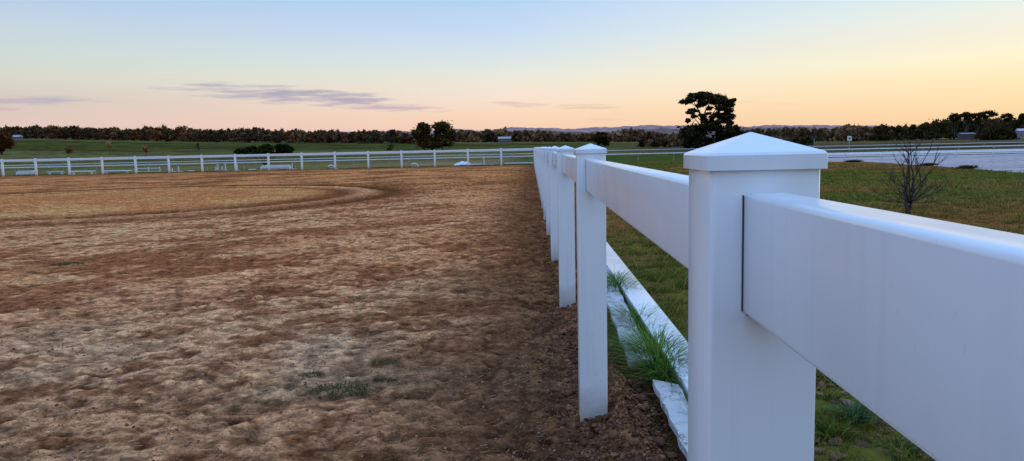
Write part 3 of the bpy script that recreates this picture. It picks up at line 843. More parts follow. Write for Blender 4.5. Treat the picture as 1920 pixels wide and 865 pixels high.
# ------------------------------------------------------------------ foliage
def leaf_cloud(blobs, per, size, cols, wts, top_light=0.5, flat=1.0, surf=0.55):
    """blobs: (x,y,z,rx,ry,rz); returns V, F, C of leaf clumps spread through the blobs"""
    Vs = []; Cs = []
    for (bx, by, bz, rx, ry, rz) in blobs:
        n = max(8, int(per * (rx * ry * rz) ** (1 / 3) ** 1 if per < 1 else per))
        d = RNG.normal(0, 1, (n, 3)); d /= np.linalg.norm(d, axis=1)[:, None]
        r = RNG.uniform(0, 1, n) ** surf * np.clip(RNG.lognormal(0, .28, n), 0, 1.9)
        p = d * r[:, None] * np.array([rx, ry, rz]) + np.array([bx, by, bz])
        s = size * RNG.lognormal(-0.05, 0.45, n)
        a = RNG.normal(0, 1, (n, 3)); a[:, 2] *= flat; a /= np.linalg.norm(a, axis=1)[:, None]
        b = RNG.normal(0, 1, (n, 3)); b = np.cross(a, b); b /= np.linalg.norm(b, axis=1)[:, None]
        q = np.stack([p - a * s[:, None], p - b * s[:, None] * 0.6, p + a * s[:, None], p + b * s[:, None] * 0.6], 1)
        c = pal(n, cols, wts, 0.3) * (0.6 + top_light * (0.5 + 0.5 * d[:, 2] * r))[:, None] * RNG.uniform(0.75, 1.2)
        Vs.append(q); Cs.append(np.repeat(c[:, None], 4, 1))
    V = np.concatenate(Vs).reshape(-1, 3); C = np.concatenate(Cs).reshape(-1, 3)
    return V, np.arange(len(V)).reshape(-1, 4), C

TREE_DK = [(0.034, 0.032, 0.018), (0.022, 0.019, 0.014), (0.060, 0.048, 0.022)]
WOODL = [(0.085, 0.056, 0.046), (0.060, 0.056, 0.036), (0.11, 0.064, 0.050), (0.048, 0.040, 0.044)]
RED = [(0.19, 0.065, 0.045), (0.13, 0.06, 0.04), (0.08, 0.05, 0.035)]
MAUVE = [(0.16, 0.10, 0.09), (0.12, 0.08, 0.07), (0.19, 0.12, 0.095)]
BROWNB = [(0.075, 0.045, 0.022), (0.045, 0.032, 0.018), (0.10, 0.060, 0.028), (0.03, 0.03, 0.018)]

def wood(name, label, px0, px1, prof, D, n, colsets, size=0.5, depth=40, per=60, trunks=True):
    """far-off wood that reads as one mass"""
    pxs = np.array([p[0] for p in prof]); pys = np.array([p[1] for p in prof])
    blobs_by = {}
    tv = MB()
    for i in range(n):
        px = px0 + (px1 - px0) * (i + RNG.uniform(0, 1)) / n
        Y = D + RNG.uniform(0, depth)
        py = np.interp(px, pxs, pys)
        top = dp(px, py, Y); x = top.x; g = float(terrain_h(x, Y))
        Ht = max(1.5, (top.z - g) * RNG.uniform(0.82, 1.04))
        w = Ht * RNG.uniform(0.32, 0.62)
        k = int(RNG.integers(0, len(colsets))) if RNG.uniform() < 0.75 else 0
        L = blobs_by.setdefault(k, [])
        for j in range(7):
            t = (j + 0.5) / 7
            rr_ = w * (1.05 - 0.75 * t ** 2) * RNG.uniform(0.5, 0.85)
            L.append((x + RNG.normal(0, w * 0.35 * (1 - t * 0.4)), Y + RNG.normal(0, w * 0.35), g + Ht * (0.12 + 0.78 * t), rr_, rr_, Ht * 0.13))
        if trunks and RNG.uniform() < 0.35:
            tv.tube([(x, Y - w * 0.6, g - 0.3), (x + 0.2, Y - w * 0.5, g + Ht * 0.7)], [0.16, 0.08], 5)
    Vs, Fs, Cs, off = [], [], [], 0
    for k, L in blobs_by.items():
        V, Fq, C = leaf_cloud(L, per, size, colsets[k], [1] * len(colsets[k]))
        Vs.append(V); Fs.append(Fq + off); Cs.append(C); off += len(V)
    o = link_mesh(name, np_mesh(name, np.concatenate(Vs), np.concatenate(Fs), np.concatenate(Cs)), M_leaf)
    tag(o, label, 'wood', kind='stuff')
    tv.bm.free()

PROF_L = [(-60, 236), (0, 237), (30, 237), (60, 236), (75, 234), (110, 237), (140, 235), (180, 240), (215, 237), (230, 243), (262, 240), (292, 234), (310, 240), (335, 236), (370, 241), (420, 242), (480, 238), (500, 243), (545, 241), (575, 245), (620, 242), (655, 247), (700, 242), (742, 243), (765, 250), (775, 258)]
wood('far_wood', 'long dark wood behind the green field at the left', -60, 772, PROF_L, 350, 250, [WOODL, WOODL, RED, MAUVE, RED, WOODL, [(q[0] * .7, q[1] * .75, q[2] * .8) for q in WOODL]], 0.34, per=105)  # red sets put the sunset tint into the leaf colours
wood('far_wood', 'brownish tree belt beyond the field between the round tree and the umbrella pine', 855, 1290, [(855, 246), (870, 243), (900, 245), (925, 242), (960, 245), (1000, 244), (1040, 248), (1090, 250), (1150, 247), (1180, 240), (1215, 246), (1260, 250), (1290, 250)], 430, 90, [MAUVE, WOODL, MAUVE, WOODL], 0.7, per=50)
wood('far_wood', 'low brown tree belt behind the marker sign', 1390, 1660, [(1390, 243), (1430, 238), (1455, 240), (1490, 237), (1530, 239), (1575, 236), (1600, 233), (1640, 238), (1660, 236)], 360, 66, [WOODL, MAUVE, MAUVE, WOODL], 0.36, per=100)
wood('far_wood', 'mauve leafless scrub between the dark trees and the marker sign', 1575, 1650, [(1575, 236), (1600, 233), (1650, 238)], 340, 16, [MAUVE], 0.5, per=60, depth=10)
wood('far_wood', 'dark evergreen belt rising at the right edge', 1640, 2010, [(1640, 236), (1660, 232), (1680, 234), (1720, 232), (1750, 226), (1775, 219), (1800, 218), (1840, 217), (1870, 219), (1900, 223), (1925, 219), (2000, 219)], 300, 96, [TREE_DK, TREE_DK, WOODL], 0.34, per=105)
wood('far_wood', 'low grey green scrub under the umbrella pine', 1200, 1520, [(1200, 262), (1300, 258), (1400, 256), (1520, 258)], 190, 60, [[(0.05, 0.045, 0.032), (0.035, 0.035, 0.024)], MAUVE], 0.35, per=44, depth=30)

# hills on the skyline
def hills(name, D, prof, amp, c, seed):  # c: mauve distance haze is mixed into the hill colour
    pxs = np.array([p[0] for p in prof]); pys = np.array([p[1] for p in prof])
    px = np.linspace(pxs[0], pxs[-1], 1400)
    nz = fbm(px / 7, px * 0, 4, seed) - 0.5; nz2 = fbm(px / 60, px * 0, 2, seed + 5) - 0.5
    V = []; C = []
    rows_ = 10
    tops = [dp(float(p), float(np.interp(p, pxs, pys) + a * amp + b * amp * 1.5), D) for p, a, b in zip(px, nz, nz2)]
    T = np.array([t[:] for t in tops])
    for j in range(rows_):
        t = j / (rows_ - 1)
        # a slope that runs back and up to the crest, and down behind it
        V.append(np.stack([T[:, 0] * (0.86 + 0.14 * t), T[:, 1] * (0.86 + 0.14 * t), -5 + (T[:, 2] + 5) * t ** 0.8 + (fbm(px / 9, px * 0 + j * 3, 3, seed + 8) - 0.5) * 3 * (t > 0) * (t < 1)], -1))
        C.append(np.array(c)[None] * (0.7 + 0.6 * fbm(px / 12, px * 0 + j * 5.3, 4, seed + 3))[:, None])
    V.append(np.stack([T[:, 0] * 1.1, T[:, 1] * 1.1, T[:, 2] * 0 - 10], -1)); C.append(C[-1])
    V = np.stack(V, 1); C = np.stack(C, 1); idx = np.arange(V.shape[0] * V.shape[1]).reshape(V.shape[:2])
    f = np.stack([idx[:-1, :-1], idx[1:, :-1], idx[1:, 1:], idx[:-1, 1:]], -1).reshape(-1, 4)
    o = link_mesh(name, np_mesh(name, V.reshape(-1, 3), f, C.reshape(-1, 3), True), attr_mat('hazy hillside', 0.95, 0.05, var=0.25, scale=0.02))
    tag(o, kind='structure')
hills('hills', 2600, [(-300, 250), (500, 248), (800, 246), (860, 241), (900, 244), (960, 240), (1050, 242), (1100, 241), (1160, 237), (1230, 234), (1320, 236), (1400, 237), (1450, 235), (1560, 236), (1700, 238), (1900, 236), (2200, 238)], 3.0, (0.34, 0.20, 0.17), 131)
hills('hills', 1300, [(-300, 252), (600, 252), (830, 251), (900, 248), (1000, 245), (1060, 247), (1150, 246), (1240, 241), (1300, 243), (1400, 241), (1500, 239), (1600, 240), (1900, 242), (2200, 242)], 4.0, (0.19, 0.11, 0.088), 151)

def make_tree(name, label, cat, base, blobs, per, size, cols, wts, trunk_pts, limbs, group=None, flat=1.0, surf=0.55, trunk_r=0.25, leaf_kw={}):
    root = empty(name, base); tag(root, label, cat, group)
    b = Vector(base)
    V, Fq, C = leaf_cloud(blobs, per, size, cols, wts, flat=flat, surf=surf, **leaf_kw)
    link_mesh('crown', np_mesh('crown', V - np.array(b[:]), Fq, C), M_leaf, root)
    m = MB()
    if trunk_pts:
        n = len(trunk_pts)
        m.tube([Vector(p) - b for p in trunk_pts], [trunk_r * (1 - 0.6 * i / (n - 1)) for i in range(n)], 8)
    for pts, r0, r1 in limbs:
        n = len(pts)
        m.tube([Vector(p) - b for p in pts], [r0 + (r1 - r0) * i / (n - 1) for i in range(n)], 6)
    m.build('trunk', M_bark, root)
    return root

# --- umbrella pine
D = 150.0; PX = D / F
def pb(px, py, rx, ry, dd=0.0, ryy=None):
    p = dp(px, py, D + dd); return (p.x, p.y, p.z, rx * PX, (ryy or rx) * PX, ry * PX)
pads = []
top = [(1305, 180, 20, 8), (1328, 179, 18, 7), (1345, 184, 22, 8), (1362, 190, 15, 9), (1313, 176, 12, 5), (1283, 192, 12, 4.5), (1293, 187, 12, 5),
       (1354, 201, 16, 9), (1365, 210, 9, 14), (1345, 214, 12, 9), (1300, 207, 14, 4.5), (1293, 211, 9, 3.5), (1318, 196, 12, 4), (1330, 203, 9, 5),
       (1361, 225, 11, 8), (1348, 230, 14, 7), (1300, 219, 8, 3), (1291, 226, 7, 3.5), (1336, 220, 9, 4.5), (1322, 190, 15, 4), (1371, 197, 6, 6), (1310, 200, 6, 3), (1362, 236, 14, 8), (1340, 240, 12, 7), (1355, 218, 14, 8), (1368, 228, 9, 8), (1330, 232, 10, 5), (1350, 192, 22, 7), (1320, 184, 24, 6), (1375, 188, 6, 4), (1290, 190, 16, 4)]
for (a_, b_, c_, d_) in top:
    for q in range(5):
        pads.append(pb(a_ + random.uniform(-c_, c_) * .45, b_ + random.uniform(-d_, d_) * .4, c_ * random.uniform(.28, .52), d_ * random.uniform(.38, .66), random.uniform(-26, 26) * PX * 1.2))
for i in range(28):
    qx = random.uniform(1312, 1374); pads.append(pb(qx, random.uniform(186, 240), random.uniform(3, 7), random.uniform(2, 5), random.uniform(-25, 25) * PX))
skirt = []
for i in range(34):
    px = random.uniform(1286, 1388); lo = 236 + abs(px - 1338) * 0.16
    skirt.append(pb(px, random.uniform(lo, 276), random.uniform(8, 15), random.uniform(6, 11), random.uniform(-30, 30) * PX))
g0 = dp(1330, 275, D); base = (g0.x, D, float(terrain_h(g0.x, D)))
def P3(px, py, dd=0.0):
    return dp(px, py, D + dd)[:]
limbs = [([P3(1316, 240), P3(1314, 222), P3(1309, 205, .5), P3(1300, 190, 1)], .22, .07),
         ([P3(1314, 215), P3(1306, 200), P3(1295, 193), P3(1280, 192, -.6)], .14, .04),
         ([P3(1330, 238), P3(1336, 215), P3(1345, 200), P3(1356, 190)], .2, .07),
         ([P3(1316, 230), P3(1322, 210), P3(1330, 195), P3(1333, 183)], .17, .06),
         ([P3(1316, 238), P3(1302, 222), P3(1292, 226)], .1, .03),
         ([P3(1315, 228), P3(1305, 216), P3(1292, 211)], .1, .03),
         ([P3(1336, 225), P3(1352, 214), P3(1366, 205, 1)], .12, .04),
         ([P3(1332, 232), P3(1348, 228), P3(1362, 222, -1)], .12, .04)]
make_tree('umbrella_pine', 'tall dark flat topped pine standing alone against the sunset sky', 'tree', base, pads, 330, 0.15, TREE_DK, [2, 2, 1],
          [base, P3(1323, 262), P3(1318, 246), P3(1315, 228), P3(1314, 214)], limbs, flat=0.45, trunk_r=.42)
# shrubs packed round the pine's foot
sb = (base[0] + 0.3, D - 2.5, base[2])
make_tree('evergreen_shrub', 'dense dark shrubbery wrapped round the foot of the flat topped pine', 'shrub', sb, skirt, 420, 0.18, [(0.022, 0.024, 0.016), (0.014, 0.014, 0.012), (0.035, 0.035, 0.022)], [2, 3, 1], [sb, (sb[0], sb[1], sb[2] + 2.5)], [], trunk_r=.15)

def round_tree(name, label, cat, D_, crowns, base_px, per, size, cols, wts, trunk_r=0.2, group=None, surf=0.5, nsub=5):
    PXX = D_ / F; bl = []
    for (a_, b_, c_, d_) in crowns:
        for q in range(nsub):
            p = dp(a_ + random.uniform(-c_, c_) * .55, b_ + random.uniform(-d_, d_) * .55, D_ + random.uniform(-c_, c_) * PXX * .7)
            f_ = random.uniform(.36, .62); bl.append((p.x, p.y, p.z, c_ * f_ * PXX, c_ * f_ * PXX, d_ * f_ * PXX))
    g = dp(*base_px, D_); bs = (g.x, D_, float(terrain_h(g.x, D_)))
    top_ = min(c[1] for c in crowns); xs_ = [c[0] for c in crowns]
    lim = []
    for (a_, b_, c_, d_) in crowns[:5]:
        lim.append(([(bs[0], bs[1], bs[2] + 0.4), dp((a_ + base_px[0]) / 2, (b_ + base_px[1]) / 2 + 4, D_)[:], dp(a_, b_, D_)[:]], trunk_r * .6, trunk_r * .15))
    mid = dp(base_px[0], (base_px[1] + top_) / 2, D_)
    return make_tree(name, label, cat, bs, bl, per, size, cols, wts, [bs, mid[:]], lim, group=group, surf=surf, trunk_r=trunk_r)

round_tree('round_tree', 'bushy brown green tree with two rounded tops beyond the far fence', 'tree', 165,
           [(792, 245, 17, 13), (826, 242, 18, 13), (800, 262, 24, 15), (832, 262, 22, 14), (812, 270, 30, 10), (783, 258, 12, 14), (843, 252, 10, 14), (825, 236, 9, 6), (794, 237, 10, 5)],
           (812, 282), 420, 0.17, BROWNB, [3, 3, 2, 3], .3, nsub=10)
round_tree('conifer', 'small solitary dark tree just above the fence posts in the middle', 'tree', 190, [(1127, 256, 11, 8), (1122, 264, 10, 8), (1134, 264, 9, 8)], (1127, 274), 180, .26, TREE_DK, [1, 2, 1], .15)
round_tree('autumn_tree', 'rust brown tree cut by the left edge of the picture', 'tree', 150, [(5, 255, 14, 12), (-8, 262, 16, 14), (14, 268, 10, 10), (0, 275, 16, 9)], (3, 290), 230, .28, [(0.11, 0.045, 0.025), (0.06, 0.032, 0.02), (0.035, 0.025, 0.018), (0.15, 0.07, 0.035)], [3, 3, 3, 1], .2)
round_tree('evergreen_shrub', 'low dark evergreen hedge clump just behind the far fence', 'shrub', 88, [(455, 285, 16, 5), (480, 281, 16, 7), (505, 279, 16, 8), (528, 279, 14, 9), (540, 283, 8, 6), (495, 286, 30, 4)], (495, 293), 260, .15, [(0.022, 0.030, 0.012), (0.014, 0.016, 0.010), (0.045, 0.055, 0.016)], [3, 3, 1], .08)
round_tree('dense_tree', 'broad dark round tree standing in front of the right hand wood', 'tree', 230, [(1872, 243, 24, 13), (1855, 252, 22, 12), (1888, 252, 20, 12), (1870, 262, 26, 9)], (1870, 272), 500, .26, TREE_DK, [2, 3, 1], .3)
# umbrella crowns standing above the right hand wood
for i, (px, py, w_, lb) in enumerate(((1790, 216, 12, 'leftmost thin pine top rising above the right hand wood'), (1812, 212, 13, 'pine with a flat open crown above the right hand wood, left of the tallest'),
                                      (1852, 211, 18, 'tallest flat crowned pine above the right hand wood'), (1832, 214, 11, 'slim pine top tucked beside the tallest one'),
                                      (1888, 215, 12, 'pine with arched open crown right of the tallest one'), (1919, 215, 9, 'pine crown cut by the right edge of the picture'))):
    round_tree('pine_tree', lb, 'tree', 290 + i * 3, [(px, py + 1, w_ * .8, 4.6), (px - w_ * .6, py + 5, w_ * .5, 4.0), (px + w_ * .6, py + 5, w_ * .5, 4.0), (px, py + 9, w_ * .5, 4)], (px, 262), 120, .19, TREE_DK + [(0.05, 0.02, 0.018)], [2, 2, 1, 1], .25, group='open crowned pines at the right', nsub=7)

# saplings on the field
for i, (px, py, h_, D_, w_, cols_, lb) in enumerate((
                                          (128, 279, 5, 125, 7, BROWNB, 'squat brown bush on the field above the fence'),
                                          (205, 271, 10, 135, 4, [(0.2, 0.13, 0.09), (0.13, 0.09, 0.06)], 'slim pale brown sapling on the field'),
                                          (273, 278, 7, 130, 6, RED, 'reddish sapling on the field with thin upright twigs'),
                                          (371, 272, 10, 135, 3, [(0.11, 0.10, 0.07), (0.07, 0.07, 0.05)], 'thin grey green sapling left of the hedge clump'),
                                          
                                          (732, 273, 6, 150, 9, [(0.03, 0.07, 0.02), (0.04, 0.05, 0.02)], 'low green bush on the bright field left of the round tree'))):
    round_tree('sapling', lb, 'tree', D_, [(px, py, w_, h_ * .7), (px + 1, py + 5, w_ * .8, h_ * .6)], (px, py + 16), 26, .17, [tuple(v * 1.5 + .02 for v in q) for q in cols_], [1] * len(cols_), .03, group='saplings on the field')

# --- leafless shrub in the paddock
def bare_shrub():
    c = gp(1703, 404); root = empty('bare_shrub', (c.x, c.y, 0)); tag(root, 'leafless dark shrub with upright forked twigs in the paddock behind the nearest rail', 'shrub')
    rs = random.Random(5)
    s = c.y / F
    trunk = MB(); trunk.tube([(0.02, 0, -0.05), (-0.02, 0, .10), (-0.05, 0, .22)], [0.045, 0.036, 0.03], 8)
    for q in ((-.05, .3), (.06, .25)):
        trunk.tube([(q[0] * .3, 0, .1), (q[0], .02, q[1])], [0.025, 0.018], 6)
    trunk.build('trunk', M_twig, root)
    br = MB()
    def grow(p, d, L, r, lev):
        n = 5; pts = [p.copy()]; dd = d.copy()
        for i in range(n):
            dd = (dd + Vector((rs.uniform(-.16, .16), rs.uniform(-.16, .16), rs.uniform(-.03, .10)))).normalized()
            pts.append(pts[-1] + dd * L / n)
        br.tube(pts, [r * (1 - .65 * i / n) for i in range(n + 1)], 5)
        if lev > 0:
            for k in range(rs.randint(3, 5)):
                i = rs.randint(1, n)
                nd = (dd + Vector((rs.uniform(-1, 1), rs.uniform(-1, 1), rs.uniform(-.25, .6)))).normalized()
                grow(pts[i], nd, L * rs.uniform(.28, .5), r * .55, lev - 1)
    for (tx, ty, tz) in ((-.24, 0, 1.13), (-.10, .1, .95), (.05, -.05, .98), (.17, .1, 1.0), (.34, 0, .55), (-.38, -.1, .42), (.45, .1, .35), (-.20, .2, .6), (.20, -.2, .5), (0, 0, .6), (-.1, -.2, .45), (.52, 0, .95), (.62, .1, .30), (-.55, 0, .28), (.30, -.2, .22), (-.3, .2, .2), (.12, -.3, .35), (-.15, .1, .8)):
        p0 = Vector((rs.uniform(-.06, .04), rs.uniform(-.03, .03), .20)); t_ = Vector((tx, ty, tz))
        L = (t_ - p0).length
        grow(p0, (t_ - p0).normalized(), L, .014 if tz > .7 else .009, 3 if tz < .7 else 2)
    br.build('branch', M_twig, root)
bare_shrub()

# low dark weeds where the grass meets the sand
for px, py, lb in ((1600, 304, 'leftmost low dark weed clump at the edge of the pale sand'), (1740, 311, 'dark weed clump behind the leafless shrub at the sand edge'), (1812, 316, 'rightmost low dark weed clump at the edge of the pale sand')):
    c = gp(px, py); n = 420
    P = np.stack([RNG.normal(0, 0.20, n), RNG.normal(0, .10, n), np.full(n, -.02)], -1)
    o = blades('weed_clump', P, .22 * RNG.uniform(.4, 1.1, n), np.full(n, .03), pal(n, [(0.025, 0.035, 0.014), (0.04, 0.05, 0.02)], [2, 1]), lean=1.0)
    o.location = (c.x, c.y, 0); tag(o, lb, 'weed', 'weeds at the sand edge')

# ------------------------------------------------------------------ running rails of the racetrack
def running_rail(label, pts, zt, r, sp, seg_r=0.03):
    """pts: plan polyline; height above local ground follows zt"""
    root = empty('running_rail', (pts[0][0], pts[0][1], 0)); tag(root, label, 'rail', 'running rails of the racetrack')
    b = Vector((pts[0][0], pts[0][1], 0)); P = [Vector((x, y, zt)) - b for x, y in pts]
    m = MB(); m.tube(P, r, 8, squash=None); m.build('rail', M_dull, root, smooth_angle=60)
    # posts
    acc = 0.0; tot = 0
    for a, c in zip(P[:-1], P[1:]):
        L = (c - a).length; k = acc
        while k < L:
            q = a + (c - a) * (k / L); g = float(terrain_h(q.x + b.x, q.y + b.y))
            if tot < 95:
                m = MB(); m.tube([(0, .25, g - .2), (0, .25, zt - .35), (0, .12, zt - .12), (0, 0, zt - r)], seg_r, 6)
                o = m.build('post', M_steel, root); o.location = (q.x, q.y, 0); tot += 1
            k += sp
        acc = k - L
running_rail('nearer white running rail of the racetrack behind the far fence', [(-62, 59), (-40, 60), (-14, 61.5), (0, 62), (14, 62), (30, 62), (62, 62)], 0.52, 0.05, 2.9)
running_rail('further thin running rail on the other side of the racetrack', [(-70, 80), (-30, 84), (0, 88), (12, 112), (24, 115), (45, 106), (85, 96)], 0.52, 0.045, 4.2)
# low white board edging on the right
def board_edge():
    a = Vector((14.5, 49.5, 0)); b = Vector((48, 49.0, 0)); root = empty('board_edging', a)
    tag(root, 'low white board edging in front of the pale sand at the right', 'fence')
    d = b - a; n = 14
    for k in range(n):
        p = d * ((k + .5) / n); m = MB()
        m.box((p.x, p.y, .375), (d.length / n - .02, .04, .17), rz=math.atan2(d.y, d.x), bevel=.006)
        m.build('board', M_bright, root)
        m = MB(); m.box((p.x, p.y, .225), (d.length / n - .02, .04, .07), rz=math.atan2(d.y, d.x), bevel=.006)
        m.build('board', M_vinyl, root)
        m = MB(); q = d * (k / n); m.box((q.x, q.y + .05, .15), (.07, .05, .6), bevel=.006); m.build('post', M_vinyl, root)
board_edge()

# marker signs
def marker(px, py_top, py_ground, D_, w, h, board_mat, label, blob):
    t = dp(px, py_top, D_); g = float(terrain_h(t.x, D_)); root = empty('marker_sign', (t.x, D_, g)); tag(root, label, 'sign')
    m = MB(); m.tube([(0, .03, -.3), (0, .03, t.z - g - .05)], .035, 8); m.build('pole', M_steel, root)
    m = MB(); m.box((0, 0, t.z - g - h / 2), (w, .03, h), bevel=.01); bd = m.build('board', board_mat, root)
    if blob:
        m = MB(); m.tube([(0, -.017, t.z - g - h / 2), (0, -.023, t.z - g - h / 2)], w * .24, 16); m.build('spot', M_dark, bd)
marker(1593, 255.5, 283, 91, .52, .55, M_oldwhite, 'square white marker sign with dark spot on a thin pole', True)
marker(1527, 255, 270, 110, .75, .45, M_dark, 'small dark board on a post left of the white marker sign', False)

# farm sheds
def shed(px, py, D_, w, h, roof_c, wall_c, label):
    g = dp(px, py, D_); gz = float(terrain_h(g.x, D_)) ; z0 = g.z - h
    root = empty('farm_shed', (g.x, D_, z0)); tag(root, label, 'shed')
    wm = simple_mat('shed wall', wall_c, .8); rm = simple_mat('shed roof', roof_c, .5)
    m = MB(); m.box((0, 0, h * .25 - 1), (w, w * .5, h * .5 + 2)); m.build('wall', wm, root)
    bm = MB(); hw, hd = w * .53, w * .3
    v = [bm.bm.verts.new(q) for q in ((-hw, -hd, h * .5), (hw, -hd, h * .5), (hw, 0, h), (-hw, 0, h), (-hw, hd, h * .5), (hw, hd, h * .5))]
    for q in ((0, 1, 2, 3), (3, 2, 5, 4), (0, 3, 4), (1, 5, 2), (0, 4, 5, 1)): bm.bm.faces.new([v[i] for i in q])
    bm.build('roof', rm, root)
shed(1914, 241.5, 285, 3.0, 1.6, (.45, .42, .45), (.2, .17, .18), 'pale roofed shed at the right edge under the pines')
shed(1812, 249, 270, 5.0, 1.0, (.10, .085, .10), (.06, .05, .05), 'long low grey roofed shed in front of the right hand wood')
shed(946, 256.5, 400, 6.5, 2.2, (.30, .26, .26), (.12, .10, .09), 'pale low shed below the brown tree belt in the middle')
shed(30, 253.5, 340, 4.5, 1.8, (.26, .24, .27), (.1, .09, .09), 'grey roofed shed in front of the long wood at the left')

# ------------------------------------------------------------------ show-jump gear behind the far fence
YG = YFAR + 1.6
def gx(px, Y=None):
    return dp(px, 320, Y or YG).x
def gz_(x, y): return float(terrain_h(x, y))
def pole_on_feet(px0, px1, label, z=.22, r=.05, dy=0.0, foot=True, mat=None):
    x0, x1 = gx(px0), gx(px1); y = YG + dy; g = gz_((x0 + x1) / 2, y)
    root = empty('jump_pole', ((x0 + x1) / 2, y, g)); tag(root, label, 'jump pole', 'white show jump gear behind the far fence')
    L = abs(x1 - x0)
    m = MB(); m.tube([(-L / 2, 0, z), (L / 2, 0, z)], r, 8); m.build('pole', mat or M_oldwhite, root, smooth_angle=60)
    if foot:
        for sx in (-1, 1):
            m = MB(); m.box((sx * L * .36, 0, z * .35 - .05), (.12, .30, z * .7 + .1), bevel=.01, taper=.6); m.build('foot', M_oldwhite, root)
pole_on_feet(88, 120, 'pale greenish pole on low feet behind the fence', .20, .045, mat=simple_mat('pale green paint', (.42, .5, .42), .5))
pole_on_feet(131, 178, 'white pole on two blocks behind the fence, left of the three in a line', .20)
pole_on_feet(191, 246, 'white pole on low blocks behind the fence, middle of the three in a line', .18)
pole_on_feet(466, 480, 'short white pole lying flat left of the white trough', .07, .05, foot=False)
pole_on_feet(946, 1000, 'white pole lying in the grass by the arena corner', .12, .05, dy=1.4, foot=False)
pole_on_feet(860, 905, 'white pole lying in front of the pale heap', .08, .05, foot=False)
pole_on_feet(352, 365, 'short white bar lying beside the fence post', .06, .045, foot=False)

# rectangular frame
def jump_frame(px0, px1, label):
    x0, x1 = gx(px0), gx(px1); L = x1 - x0; root = empty('low_jump', ((x0 + x1) / 2, YG, gz_(x0, YG))); tag(root, label, 'frame')
    for z in (.10, .33):
        m = MB(); m.box((0, 0, z), (L, .05, .05), bevel=.006); m.build('bar', M_oldwhite, root)
    for sx in (-1, 0, 1):
        m = MB(); m.box((sx * (L / 2 - .03), .052, .2), (.05, .05, .42), bevel=.006); m.build('upright', M_oldwhite, root)
jump_frame(256, 300, 'low rectangular white frame standing behind the fence')

def jump_standard(px, h, label, lean=0.0, foot=.5, dy=0.0):
    x = gx(px); y = YG + dy; root = empty('jump_standard', (x, y, gz_(x, y))); tag(root, label, 'jump stand', 'white show jump gear behind the far fence')
    m = MB(); m.box((lean * h / 2, 0, h / 2), (.075, .075, h), bevel=.008, taper=.8); m.build('upright', M_oldwhite, root)
    m = MB(); m.box((foot * .3, .02, .04), (foot, .09, .08), bevel=.01); m.build('foot', M_oldwhite, root)
    m = MB(); m.box((-.02, .01, .12), (.2, .05, .1), bevel=.01, taper=.4); m.build('brace', M_oldwhite, root)
for px, h, lb, ft in ((323, .30, 'left short white jump stand of the pair beside the frame', .4), (335, .42, 'right short white jump stand of the pair beside the frame', .35),
                  (405, .32, 'stubby white jump stand furthest left of the group of five', .15), (409, .52, 'tall thin white jump stand second in the group of five', .12),
                  (417, .36, 'stubby white jump stand in the middle of the group of five', .2), (423, .55, 'tall white jump stand just left of the fence post', .12),
                  (445, .55, 'tall white jump stand just right of the fence post', .15), (548, .45, 'white jump stand at the right end of the white trough', .35),
                  (908, .70, 'leaning white jump stand beside the pale heap', .8)):
    jump_standard(px, h, lb, foot=ft)

# stacked rails (left), trough, heap
def stack():
    x0, x1 = gx(42), gx(75); root = empty('rail_stack', ((x0 + x1) / 2, YG - .6, 0)); tag(root, 'flat stack of white rails beside the leftmost whole fence post', 'rail stack')
    L = x1 - x0
    for k, (dx, z, l) in enumerate(((0, .07, L), (-.05, .14, L * .96), (.04, .21, L * 1.02), (-.02, .28, L * .9))):
        m = MB(); m.box((dx, random.uniform(-.05, .05), z + .03), (l, .30, .055), rz=random.uniform(-.02, .02), bevel=.008); m.build('rail', M_vinyl, root)
    for sx in (-.9, .8):
        m = MB(); m.box((sx * L / 2, 0, .03), (.12, .4, .08)); m.build('block', M_steel, root)
stack()
def trough():
    x0, x1 = gx(492), gx(543); L = x1 - x0; root = empty('jump_filler', ((x0 + x1) / 2, YG, gz_(x0, YG))); tag(root, 'long white box shaped jump filler with end feet behind the fence', 'jump filler')
    m = MB(); m.box((0, 0, .25), (L, .22, .22), bevel=.02); m.build('box', M_oldwhite, root)
    m = MB(); m.box((0, -.10, .09), (L * .96, .04, .05), bevel=.01); m.build('bar', M_oldwhite, root)
    for sx in (-1, 1):
        m = MB(); m.box((sx * (L / 2 + .05), 0, .15), (.1, .4, .34), bevel=.02, taper=.5); m.build('foot', M_oldwhite, root)
trough()
def heap():
    x0, x1 = gx(845, YG + 1.5), gx(888, YG + 1.5); L = x1 - x0; y = YG + 1.5
    g = gz_(x0, y); root = empty('tarpaulin_heap', ((x0 + x1) / 2, y, g)); tag(root, 'pale blue white heap of folded sheeting in the grass behind the fence', 'tarpaulin')
    u = np.linspace(-1, 1, 40); v = np.linspace(-1, 1, 14); Ug, Vg = np.meshgrid(u, v, indexing='ij')
    Hh = (1 - np.abs(Ug) ** 3) * (1 - Vg ** 2) * (.24 + .22 * sstep(-1, .3, Ug)) * (.75 + .5 * fbm(Ug * 3, Vg * 2 + 5, 3, 200))
    V = np.stack([Ug * L / 2, Vg * .5, Hh - .02], -1).reshape(-1, 3); idx = np.arange(len(V)).reshape(40, 14)
    f = np.stack([idx[:-1, :-1], idx[1:, :-1], idx[1:, 1:], idx[:-1, 1:]], -1).reshape(-1, 4)
    link_mesh('sheet', np_mesh('sheet', V, f, None, False), simple_mat('pale sheeting', (.62, .66, .74), .5, .2, 6), root)
    m = MB(); m.tube([(-L * .62, -.2, .08), (0, -.3, .1), (L * .55, -.25, .08)], .045, 6); m.build('edge_pole', M_oldwhite, root)
heap()
